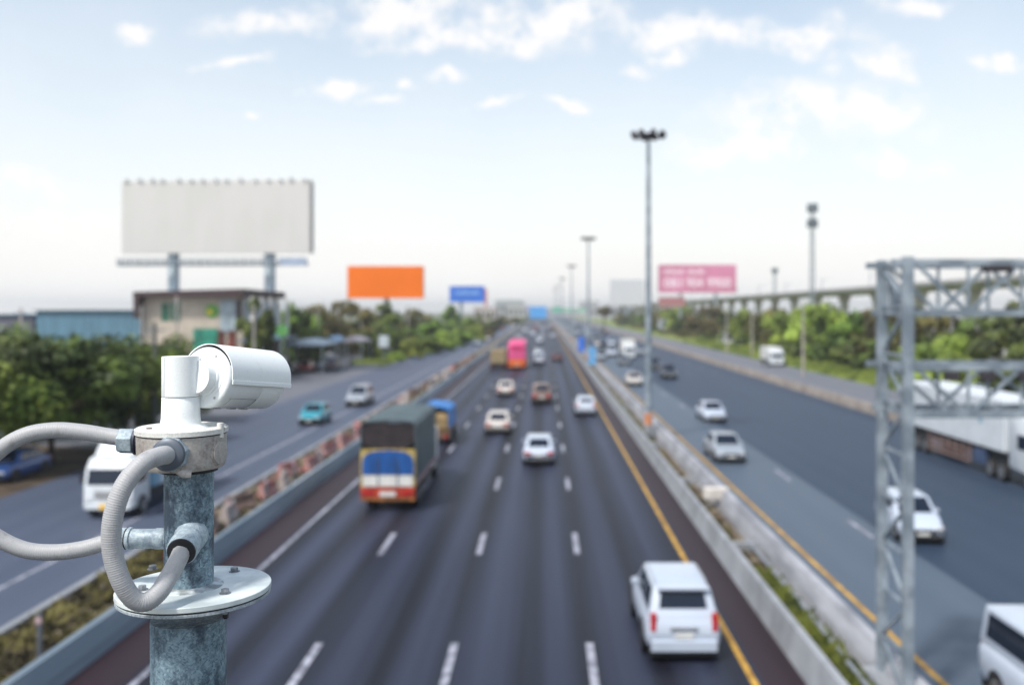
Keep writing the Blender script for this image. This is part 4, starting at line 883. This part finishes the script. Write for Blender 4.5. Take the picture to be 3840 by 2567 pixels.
# blue corrugated shed and grey neighbour
def shed(name, x0, x1, ytop, Y, m, label, depth=18, roofm=None, slope=0., win=0):
    a, b_ = GX(x0,Y), GX(x1,Y); cx = (a+b_)/2; w = (b_-a)/2; H = hgt(ytop,Y); r = root(name, (cx,Y,0), label, 'building')
    wl = MB(); wl.box(-w,w,0,depth,0,H); wl.build('wall', m, r)
    rf = MB(); rf.prism([(-w-.3,H),(-w-.3,H+.12),(0,H+.15+slope),(w+.3,H+.12),(w+.3,H)], -.4, depth+.4); rf.build('roof', roofm or m, r)
    n = max(1, win)
    wn = MB()
    for i in range(n if win else 0): wn.box(-w+2*w*(i+.25)/n, -w+2*w*(i+.75)/n, -.05,.02, H*.35, H*.75)
    if win: wn.build('window', m_glass, r)
    return r
m_shed = mat('corrugated_blue', (.09,.19,.26), .6, var=.2, scale=1.2, stretch=(4,1,.2)); m_shedr = mat('shed_roof_teal', (.05,.12,.14), .6)
shed('blue_shed',84,326,712,119,m_shed,'blue corrugated metal shed above the dark left trees',20,m_shedr)
shed('grey_shed',-10,78,722,122,mat('shed_grey', (.13,.13,.17), .7),'grey purple shed left of the blue corrugated shed',16,mat('shed_roof_blue', (.04,.14,.24), .6))
# forecourt canopies
def canopy(x0, x1, ytop, Y, m, label, depth=9):
    a, b_ = GX(x0,Y), GX(x1,Y); cx = (a+b_)/2; w = (b_-a)/2; H = hgt(ytop,Y); r = root('canopy', (cx,Y,0), label, 'canopy', 'canopies on the left forecourt')
    rf = MB(); rf.prism([(-w,H-.5),(-w,H-.35),(0,H+.35),(w,H-.35),(w,H-.5)], 0, depth); rf.build('roof', m, r)
    for sx in (-1,1):
        for y in (.4,depth-.4): MB().tube([(sx*(w-.3),y,0),(sx*(w-.3),y,H-.4)], .09, 8).build('post', m_gal, r)
m_canb = mat('canopy_bluegrey', (.14,.19,.25), .5, var=.25, scale=.6)
canopy(632,742,783,126,m_canb,'long blue grey canopy right above the security camera',10)
canopy(742,765,775,142,mat('canopy_blue', (.12,.24,.38), .5),'narrow blue canopy right of the long blue grey one',8)
canopy(768,832,776,152,mat('canopy_greyviolet', (.24,.23,.27), .6, var=.2),'grey violet tent roof right of the blue canopies',8)
# white sheds and houses on the right
shed('white_house',1662,1735,764,245,mat('house_white', (.58,.60,.64), .7, var=.2, scale=.8),'low white house half hidden by bushes right of the road',8,mat('house_roof_white', (.55,.56,.58), .6),1.2,4)
shed('small_house',1512,1562,728,400,mat('house_pale', (.45,.48,.54), .7),'pale small house with a red brown roof under the pink billboard',10,mat('house_roof_red', (.22,.09,.07), .7),1.6,3)
shed('long_pale_hall',1520,1590,706,430,mat('hall_brown', (.24,.19,.17), .8),'brownish low hall beneath the end of the railway viaduct',14,None,.5)
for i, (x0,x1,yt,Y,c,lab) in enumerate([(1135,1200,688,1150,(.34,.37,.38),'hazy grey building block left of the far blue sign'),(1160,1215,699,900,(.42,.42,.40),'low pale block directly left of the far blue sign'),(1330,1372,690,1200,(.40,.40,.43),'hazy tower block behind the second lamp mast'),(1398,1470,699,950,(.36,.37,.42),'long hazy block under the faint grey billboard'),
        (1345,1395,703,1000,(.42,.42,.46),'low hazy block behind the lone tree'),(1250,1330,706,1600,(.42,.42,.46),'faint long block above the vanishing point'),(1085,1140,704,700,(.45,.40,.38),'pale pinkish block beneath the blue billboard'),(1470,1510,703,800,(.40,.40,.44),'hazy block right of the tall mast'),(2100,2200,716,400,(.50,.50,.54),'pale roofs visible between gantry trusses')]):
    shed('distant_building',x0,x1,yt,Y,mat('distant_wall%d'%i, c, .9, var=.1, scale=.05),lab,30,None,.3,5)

hb_ = MB(); hb_.box(-1900,1900,-260,4900,-1.2,48)
hm = bpy.data.materials.new('haze_air'); hm.use_nodes = True; hn = hm.node_tree; hn.nodes.clear()
ho = hn.nodes.new('ShaderNodeOutputMaterial'); hv = hn.nodes.new('ShaderNodeVolumePrincipled'); hv.inputs['Color'].default_value = (.95,.98,1,1); hv.inputs['Density'].default_value = .00030; hv.inputs['Anisotropy'].default_value = .2
hn.links.new(hv.outputs[0], ho.inputs['Volume']); tag(hb_.build('haze', hm), 'pale haze over the far end of the highway', 'haze', kind='stuff')

# footbridge the camera stands on (below the frame)
r = root('footbridge', (0,0,6.9), 'concrete footbridge crossing above the highway under the camera pole', 'bridge')
MB().box(-30,30,-1.6,1.62,6.5,6.9).build('deck', mat('bridge_deck_dark', (.03,.03,.033), .9), r, world=True)

# ================================================================== SECURITY CAMERA ON ITS POLE
D = 1.5; s1 = D/F
def C(px, py, dy=0.): return P(px, py, D+dy)
def Zr(py): return CH-(py-712)*s1
m_g1 = galvanised('galvanised_pole', (.07,.115,.16), (.30,.42,.49), (.02,.032,.058), .9)
m_g2 = galvanised('galvanised_lower_pole', (.08,.135,.185), (.30,.42,.49), (.02,.036,.065), .85)
m_g3 = galvanised('galvanised_fittings', (.26,.34,.40), (.48,.56,.60), (.07,.10,.15), .55, .55)
m_plate2 = mat('flange_zinc_pale', (.60,.68,.70), .5, .1, var=.18, scale=14, col2=(.72,.78,.78))
m_plateb = galvanised('flange_lower', (.22,.27,.31), (.5,.55,.58), (.05,.07,.1), .6)
m_bolt = mat('bolt_steel', (.28,.30,.33), .4, .6, var=.3, scale=60)
def dirty(name, base, dirt, amt, sc=30, lo=.5, hi=.62, rough=.6, fine=.15):
    m = bpy.data.materials.new(name); m.use_nodes = True; nt = m.node_tree; N = nt.nodes; L = nt.links; p = N['Principled BSDF']; p.inputs['Roughness'].default_value = rough
    tc = N.new('ShaderNodeTexCoord'); n = N.new('ShaderNodeTexNoise'); n.inputs['Scale'].default_value = sc; n.inputs['Detail'].default_value = 9; n.inputs['Roughness'].default_value = .7; L.new(tc.outputs['Object'], n.inputs['Vector'])
    mr = N.new('ShaderNodeMapRange'); mr.inputs[1].default_value = lo; mr.inputs[2].default_value = hi; mr.inputs[4].default_value = amt; L.new(n.outputs['Fac'], mr.inputs[0])
    mx = N.new('ShaderNodeMix'); mx.data_type = 'RGBA'; L.new(mr.outputs[0], mx.inputs[0]); mx.inputs[6].default_value = (*base, 1); mx.inputs[7].default_value = (*dirt, 1)
    n2 = N.new('ShaderNodeTexNoise'); n2.inputs['Scale'].default_value = sc*9; n2.inputs['Detail'].default_value = 4; L.new(tc.outputs['Object'], n2.inputs['Vector'])
    mb = N.new('ShaderNodeMapRange'); mb.inputs[1].default_value = .3; mb.inputs[2].default_value = .7; mb.inputs[3].default_value = 1-fine; mb.inputs[4].default_value = 1+fine*.8; L.new(n2.outputs['Fac'], mb.inputs[0])
    vm = N.new('ShaderNodeVectorMath'); vm.operation = 'SCALE'; L.new(mx.outputs[2], vm.inputs[0]); L.new(mb.outputs[0], vm.inputs['Scale']); L.new(vm.outputs[0], p.inputs['Base Color'])
    bp = N.new('ShaderNodeBump'); bp.inputs['Strength'].default_value = .15; bp.inputs['Distance'].default_value = .0008; L.new(n2.outputs['Fac'], bp.inputs['Height']); L.new(bp.outputs[0], p.inputs['Normal'])
    return m
m_boxc = dirty('cast_box_weathered', (.40,.375,.35), (.13,.085,.08), .7, 30, .52, .68)
m_cap = dirty('cast_cap_weathered', (.66,.66,.63), (.22,.16,.14), .8, 42, .55, .66)
m_cam = dirty('camera_white_enamel', (.83,.865,.87), (.60,.60,.57), .6, 34, .58, .82, .35, fine=.03)
m_cond = dirty('conduit_vinyl_grey', (.38,.385,.40), (.13,.105,.105), .75, 26, .55, .8, .5, fine=.04)
m_rubber_shade = mat('rubber_and_shade_black', (.012,.012,.016), .6)  # rubber parts, also the painted shade inside the sunshield
m_groove = mat('seam_grey', (.16,.18,.20), .7)

axX = 432.5
pole = root('camera_pole', C(axX,1568).to_tuple()[:2]+(6.9,), 'mottled galvanised steel pole with a bolted flange carrying the security camera', 'pole')
px0, py0 = C(axX,0).x, D
MB().tube([(px0,py0,6.9),(px0,py0,Zr(1412))], 82.5*s1, 40).build('lower_pipe', m_g2, pole, smooth=True, world=True)
MB().tube([(px0+.0005,py0,Zr(1345)),(px0+.0005,py0,Zr(1075))], 54*s1, 40).build('upper_pipe', m_g1, pole, smooth=True, world=True)
fx = C(446,0).x; rt = 169*s1
MB().lathe((fx,py0,Zr(1352)), (0,0,1), [(0,rt-.0008),(.001,rt),(.0075,rt),(.0083,rt-.0008)], 72).build('flange_plate', m_plate2, pole, smooth=True, world=True)
MB().lathe((fx,py0,Zr(1363)), (0,0,1), [(0,rt-.0018),(.0008,rt-.001),(.0042,rt-.001),(.005,rt-.0018)], 72).build('flange_plate', m_plateb, pole, smooth=True, world=True)
MB().lathe((fx,py0,Zr(1356.5)), (0,0,1), [(0,rt-.004),(.0035,rt-.004)], 60).build('gasket', m_rubber_shade, pole, world=True)
MB().lathe((px0,py0,Zr(1342)), (0,0,1), [(0,78*s1),(.002,76*s1),(.005,60*s1),(.006,54.5*s1)], 40).build('weld_bead', mat('weld_grey', (.42,.46,.48), .6, .2, var=.4, scale=60), pole, smooth=True, world=True)
zb_ = Zr(1352)+.0083
for bx, by in ((350,1303),(537,1308),(326,1350),(516,1358)):
    Yb = (CH-zb_-.0)*F/(by-712); X = GX(bx,Yb)
    b = MB(); b.lathe((X,Yb,zb_), (0,0,1), [(0,.0088),(.0012,.0088)], 20); b.lathe((X,Yb,zb_+.0012), (0,0,1), [(0,.0068),(.0052,.0068),(.006,.0055)], 6, .4); b.build('bolt', m_bolt, pole, world=True)
    b = MB(); b.lathe((X,Yb,Zr(1363)), (0,0,-1), [(0,.008),(.006,.008)], 6, .4); b.lathe((X,Yb,Zr(1363)-.006), (0,0,-1), [(0,.004),(.010,.004)], 10); b.build('nut', m_bolt, pole, world=True)
b = MB(); Yr = (CH-zb_)*F/(1334-712); b.lathe((GX(490,Yr),Yr,zb_-.0005), (0,0,1), [(0,.006),(.0018,.005),(.003,.003),(.0036,.001)], 9); b.build('rust_blister', mat('rust', (.16,.08,.05), .9, var=.4, scale=90), pole, smooth=True, world=True)
MB().box(C(512,0).x, C(522,0).x, D-.004, D+.004, Zr(1415), Zr(1396)).build('bracket_tab', m_rubber_shade, pole, world=True)
# side stub to the left and front elbow stub
zc = Zr(1231)
b = MB(); b.tube([(C(300,0).x,D-.005,zc),(C(392,0).x,D-.005,zc)], 22*s1, 24); b.lathe((C(358,0).x,D-.005,zc), (1,0,0), [(0,22.2*s1),(.002,23.6*s1),(.017,23.6*s1),(.019,22.2*s1)], 24); b.build('side_stub', m_g3, pole, smooth=True, world=True)
b = MB(); b.lathe((C(276,0).x,D-.005,zc), (1,0,0), [(0,22*s1),(.002,25*s1),(.013,25*s1),(.0135,24*s1)], 8); b.lathe((C(297,0).x,D-.005,zc), (1,0,0), [(0,24*s1),(.001,25.5*s1),(.006,25.5*s1),(.007,23*s1)], 28); b.build('coupling', m_g3, pole, smooth=False, world=True)
b = MB()
for px in (294,303): b.lathe((C(px,0).x,D-.005,zc), (1,0,0), [(0,24.6*s1),(.0018,24.6*s1)], 24)
b.build('gasket', m_rubber_shade, pole, world=True)
e0 = C(440,1222,-.018); e1 = C(416,1262,-.072); dv = (e1-e0).normalized(); Le = (e1-e0).length
b = MB(); b.lathe(e0, dv, [(0,37*s1),(Le*.25,36*s1),(Le*.3,32*s1),(Le*.62,31*s1),(Le*.66,34*s1),(Le*.97,33*s1),(Le,31*s1)], 28); b.build('front_stub', m_g3, pole, smooth=True, world=True)
b = MB(); b.lathe(e1-dv*.001, dv, [(0,31*s1),(.004,30*s1),(.005,26*s1)], 28); b.build('gasket', m_rubber_shade, pole, world=True, smooth=True)

# junction box
bx0 = C(417,0).x
jb = root('junction_box', (bx0,D,Zr(1080)), 'round weathered cast metal junction box clamped on top of the pole', 'junction box')
rb = 98*s1
MB().lathe((bx0,D,Zr(1068)), (0,0,1), [(0,rb*.93),(.004,rb*.97),(.012,rb*.985),(Zr(992)-Zr(1068),rb)], 48).build('body', m_boxc, jb, smooth=True, world=True)
b = MB(); z = Zr(990); b.lathe((bx0,D,z), (0,0,1), [(0,rb*.99),(.0006,101*s1),(.0080,101*s1),(.0098,97*s1),(.0092,88*s1),(.0092,80*s1)], 56); b.build('cap', m_cap, jb, smooth=True, world=True)
MB().lathe((bx0,D,Zr(992)-.0003), (0,0,1), [(0,rb*1.003),(.0016,rb*1.003)], 48).build('gasket', m_rubber_shade, jb, world=True)
MB().lathe((px0,D,Zr(1077)), (0,0,1), [(0,64*s1),(.006,64*s1)], 36).build('clamp_ring', m_rubber_shade, jb, world=True, smooth=True)
# boss on the right, lug at the bottom, screw bosses
dr = Vector((.975,-.22,0)).normalized(); o_ = Vector((bx0,D,Zr(1033)))
b = MB(); b.lathe(o_+dr*rb*.82, dr, [(0,30*s1),(rb*.16,29*s1),(rb*.165,26*s1),(rb*.2,26*s1),(rb*.205,24*s1)], 32); b.build('blanking_plug', m_boxc, jb, smooth=True, world=True)
b = MB(); dl = Vector((.42,-.9,0)).normalized(); q = Vector((bx0,D,Zr(1071)))+dl*rb*.86; b.tube([q+Vector((-.016,0,.006)), q+Vector((0,-.006,.001)), q+Vector((.011,-.002,.0))], [.0035,.0068,.0062], 10); b.build('lug', mat('lug_cream', (.52,.48,.45), .6, var=.25, scale=60), jb, smooth=True, world=True)
b = MB(); q = C(510,968,0); b.tube([Vector((bx0+94*s1,D-.012,Zr(999))), Vector((bx0+94*s1,D-.012,Zr(966)))], [.0052,.0052], 10); b.build('screw_boss', m_cap, jb, smooth=True, world=True)
b = MB(); b.lathe((bx0-58*s1,D-.028,Zr(977)), (0,0,1), [(0,.0045),(.0022,.004)], 10); b.build('cap_screw', mat('screw_dark', (.2,.17,.16), .6), jb, world=True)
# left gland
dl = Vector((-.995,-.10,.03)).normalized(); o_ = C(322,1010,-.012)
b = MB(); b.lathe(o_+dl*-.01, dl, [(0,27*s1),(.014,27*s1),(.0145,31*s1),(.0175,31*s1),(.018,26*s1)], 30); b.build('gland_thread', mat('gland_dark', (.05,.055,.08), .5, .4), jb, smooth=True, world=True)
b = MB(); b.lathe(o_+dl*.009, dl, [(0,27*s1),(.001,29.5*s1),(.022,29.5*s1),(.024,25*s1),(.0245,21*s1)], 6, .3); b.build('gland_nut', m_g3, jb, world=True, bevel=.0006)
# front-left gland
g0 = C(398,1037,-.052); g1 = C(378,1043,-.090); dg_ = (g1-g0).normalized()
b = MB(); b.lathe(g0-dg_*.012, dg_, [(0,46*s1),(.012,45*s1),(.014,40*s1)], 32); b.build('boss', m_boxc, jb, smooth=True, world=True)
b = MB(); b.lathe(g0-dg_*.0, dg_, [(0,38*s1),(.003,40*s1),(.020,39*s1),(.024,35*s1)], 8, .2); b.build('gland_nut', m_g3, jb, world=True, bevel=.0008)
b = MB(); b.lathe(g0+dg_*.022, dg_, [(0,36*s1),(.007,35*s1),(.010,29*s1),(.0105,22*s1)], 30); b.build('gland_collar', mat('collar_dark', (.10,.12,.15), .45, .3), jb, smooth=True, world=True)

# flexible conduits
def spline(pts, seg=26):
    pts = [Vector(p) for p in pts]; q = [pts[0]*2-pts[1]]+pts+[pts[-1]*2-pts[-2]]; out = []
    for i in range(1, len(q)-2):
        for k in range(seg):
            t = k/seg; a, b_, c, d = q[i-1], q[i], q[i+1], q[i+2]
            out.append(.5*((2*b_)+(-a+c)*t+(2*a-5*b_+4*c-d)*t*t+(-a+3*b_-3*c+d)*t**3))
    out.append(pts[-1]); return out
def conduit(pts, r0, r1, label, rib):
    sp = spline(pts); d = [0]
    for i in range(1, len(sp)): d.append(d[-1]+(sp[i]-sp[i-1]).length)
    step = .00095; n = int(d[-1]/step); o = []; j = 0
    for k in range(n+1):
        t = k*step
        while j < len(d)-2 and d[j+1] < t: j += 1
        f = (t-d[j])/max(1e-9, d[j+1]-d[j]); o.append(sp[j].lerp(sp[j+1], min(1, f)))
    rr = [(r0+(r1-r0)*k/n)*(1+rib*(math.cos(k*math.pi/1.75))) for k in range(n+1)]
    return tag(MB().tube(o, rr, 26).build('flexible_conduit', m_cond, smooth=True), label, 'conduit', 'grey flexible conduits on the camera pole')
conduit([C(281,1003,-.014),C(240,997,-.016),C(190,989,-.022),C(125,985,-.03),C(60,996,-.04),C(0,1030,-.045),C(-50,1085,-.05),C(-72,1140,-.05),C(-50,1195,-.045),C(0,1234,-.035),C(60,1259,-.028),C(125,1264,-.02),C(185,1257,-.012),C(235,1244,-.007),C(272,1233,-.005),C(284,1231,-.005)],
        18*s1, 18*s1, 'grey flexible conduit looping off the left edge between box and side stub', .02)
conduit([g0+dg_*.028,C(366,1044,-.105),C(330,1059,-.135),C(292,1100,-.155),C(268,1150,-.165),C(256,1210,-.168),C(259,1270,-.165),C(278,1330,-.16),C(305,1370,-.15),C(334,1378,-.14),C(364,1356,-.125),C(388,1318,-.10),C(407,1284,-.083),e1-dv*.002+Vector((0,0,0))],
        19.8*s1, 19.2*s1, 'grey flexible conduit hanging in a long loop in front of the pole', .022)

# the camera itself
ax = Vector((.356,.927,-.112)).normalized(); side = ax.cross(Vector((0,0,1))).normalized(); upv = side.cross(ax).normalized()
bc = C(470,864,-.0); Lb = .142; rbd = 70*s1
cc = root('security_camera', (C(421,0).x,D,Zr(985)), 'white bullet security camera with a sunshield, aimed down the highway', 'security camera')
prof = [(-.001,rbd*.90),(.0005,rbd*.965),(.003,rbd),(.012,rbd*1.0),(.0125,rbd*.985),(Lb*.62,rbd*.975),(Lb*.625,rbd*.965),(Lb*.632,rbd*.965),(Lb*.637,rbd*.975),(Lb*.66,rbd*.98),(Lb,rbd*.98),(Lb+.001,rbd*.93),(Lb-.004,rbd*.86)]
body = MB().lathe(bc, ax, prof, 64).build('housing', m_cam, cc, smooth=True, world=True)
MB().lathe(bc+ax*(Lb-.006), ax, [(0,rbd*.84),(.003,rbd*.84)], 40).build('lens_glass', m_glass, body, world=True)
# seams and hatch outline on the lower half
def cyl_pt(t, a, r): return bc+ax*t+(side*math.sin(a)-upv*math.cos(a))*r       # a=0 points down, + to the right side
gr = MB()
def line(p_, q_, w=.0007):
    n = 10
    for i in range(n):
        a = tuple(p_[k]+(q_[k]-p_[k])*i/n for k in range(2)); b_ = tuple(p_[k]+(q_[k]-p_[k])*(i+1)/n for k in range(2))
        A = cyl_pt(a[0], a[1], rbd*.979); B_ = cyl_pt(b_[0], b_[1], rbd*.979); gr.beam(A, B_, w, w)
line((.016,R(48)),(.085,R(48))); line((.085,R(48)),(.085,R(8))); line((.022,R(6)),(.085,R(8))); line((.022,R(48)),(.022,R(6)))
gr.build('hatch_seam', m_groove, body, world=True)
tb = MB()
for t, a in ((.030,2),(.072,-4),(.1,-2)): p_ = cyl_pt(t, R(a), rbd*.985); tb.beam(p_-ax*.007, p_+ax*.007, .009, .0035)
tb.build('bottom_clip', mat('clip_grey', (.35,.35,.36), .6), body, world=True, bevel=.0006)
# sunshield: shell over the top, straight skirt at each side
rs = rbd*1.045; th = .0016; t0, t1 = .004, Lb+.014
def shell(r_, skirt, out):
    pts = []
    pts.append((-(r_+out), -skirt)); pts.append((-(r_+out), -skirt*.55)); pts.append((-(r_), -skirt*.45))
    for i in range(33):
        a = math.pi-math.pi*i/32; pts.append((math.cos(a)*r_, math.sin(a)*r_*1.0))
    pts.append((r_, -skirt*.45)); pts.append((r_+out, -skirt*.55)); pts.append((r_+out, -skirt)); return pts
po, pi_ = shell(rs, .0130, .0014), shell(rs-th, .0130, .0014); oc = bc+upv*.0035
sh = MB(); ring = lambda t, pp: [oc+ax*t+side*x+upv*z for x, z in pp]
A, B_, Cc, Dd = ring(t0,po), ring(t1,po), ring(t0,pi_), ring(t1,pi_); n = len(po)
sh.add(A+B_+Cc+Dd, [(i,i+1,n+i+1,n+i) for i in range(n-1)]+[(2*n+i,3*n+i,3*n+i+1,2*n+i+1) for i in range(n-1)]+[(i,2*n+i,2*n+i+1,i+1) for i in range(n-1)]+[(n+i,n+i+1,3*n+i+1,3*n+i) for i in range(n-1)]+[(0,n,3*n,2*n),(n-1,3*n-1,4*n-1,2*n-1)])
sh.build('sunshield', m_cam, cc, smooth=True, world=True)
# black strip painting in the shade under the sunshield's rear edge
st_ = MB(); a0, a1 = R(25), R(178); m_ = 36
V = []
for r_ in (rs-th-.0002, rbd*1.001):
    for t in (t0+.0005, t0+.006):
        V.append([oc*(1 if r_ > rbd*1.02 else 0)+bc*(0 if r_ > rbd*1.02 else 1)+ax*t+(side*math.cos(a0+(a1-a0)*k/m_)+upv*math.sin(a0+(a1-a0)*k/m_))*r_ for k in range(m_+1)])
k = m_+1; st_.add(V[0]+V[1]+V[2]+V[3], [(i,i+1,2*k+i+1,2*k+i) for i in range(m_)]+[(k+i,3*k+i,3*k+i+1,k+i+1) for i in range(m_)]+[(i,k+i,k+i+1,i+1) for i in range(m_)]+[(2*k+i,2*k+i+1,3*k+i+1,3*k+i) for i in range(m_)])
st_.build('shield_gap_shade', m_rubber_shade, cc, world=True, smooth=True)
# rear joint: stepped disc towards the bracket
MB().lathe(bc+ax*.001, -ax, [(0,45*s1),(.002,44*s1),(.006,41*s1),(.0065,38*s1),(.022,37*s1)], 48).build('joint_disc', m_cam, cc, smooth=True, world=True)
# bracket stem
sx_ = C(421,0).x; ys = D-.012
b = MB(); b.lathe((sx_,ys,Zr(970)), (0,0,1), [(0,46*s1),(.004,43.5*s1),(.012,42*s1),(Zr(906)-Zr(970)-.0008,40.8*s1),(Zr(906)-Zr(970),40*s1)], 48); b.build('bracket_stem', m_cam, cc, smooth=True, world=True)
b = MB(); b.lathe((sx_,ys,Zr(987)), (0,0,1), [(0,66*s1),(.003,66*s1),(.006,62*s1),(.011,50*s1),(.0145,43*s1)], 48); b.build('bracket_foot', m_cam, cc, smooth=True, world=True)
kn = MB(); rk = 41.2*s1; z0, z1 = Zr(905), Zr(815); n = 48
prof = [(0,rk*.985),(.0008,rk),(z1-z0-.001,rk*.99),(z1-z0,rk*.965)]
kn.lathe((sx_,ys,z0), (0,0,1), prof, n); kn.build('knuckle', m_cam, cc, smooth=True, world=True)
MB().lathe((sx_,ys,z0-.0009), (0,0,1), [(0,rk*.972),(.0016,rk*.972)], 40).build('knuckle_seam', m_groove, cc, world=True)
# raised cheek plate on the knuckle's front
ck = MB(); a0, a1 = R(-122), R(-8); m_ = 24; ri, ro = rk*.97, rk*1.035; zz = [z0+.001, z1+.0008]
ring = lambda r_, z_: [Vector((sx_+math.cos(a0+(a1-a0)*k/m_)*r_, ys+math.sin(a0+(a1-a0)*k/m_)*r_, z_)) for k in range(m_+1)]
A, B_, Cc, Dd = ring(ro,zz[0]), ring(ro,zz[1]), ring(ri,zz[0]), ring(ri,zz[1]); n = m_+1
ck.add(A+B_+Cc+Dd, [(i,i+1,n+i+1,n+i) for i in range(m_)]+[(2*n+i,3*n+i,3*n+i+1,2*n+i+1) for i in range(m_)]+[(i,2*n+i,2*n+i+1,i+1) for i in range(m_)]+[(n+i,n+i+1,3*n+i+1,3*n+i) for i in range(m_)]+[(0,n,3*n,2*n),(m_,2*n+m_,3*n+m_,n+m_)])
ck.build('knuckle_cover', m_cam, cc, smooth=True, world=True)

a_ = a0-R(1.5); sm = MB(); sm.beam((sx_+math.cos(a_)*rk*1.012, ys+math.sin(a_)*rk*1.012, z0+.001),(sx_+math.cos(a_)*rk*1.012, ys+math.sin(a_)*rk*1.012, z1),.0012); sm.build('knuckle_slot', m_groove, cc, world=True)
for a_ in (R(35), R(-35), R(150)):
    MB().lathe(bc-ax*.0005+(side*math.sin(a_)-upv*math.cos(a_))*rbd*.80, -ax, [(0,.0024),(.0008,.0022)], 12).build('cover_screw', mat('screw_zinc', (.42,.44,.45), .45, .4), body, world=True)
MB().lathe(bc-ax*.0004, -ax, [(0,rbd*.72),(.0012,rbd*.71),(.0014,rbd*.66)], 48).build('rear_plate', m_cam, body, smooth=True, world=True)
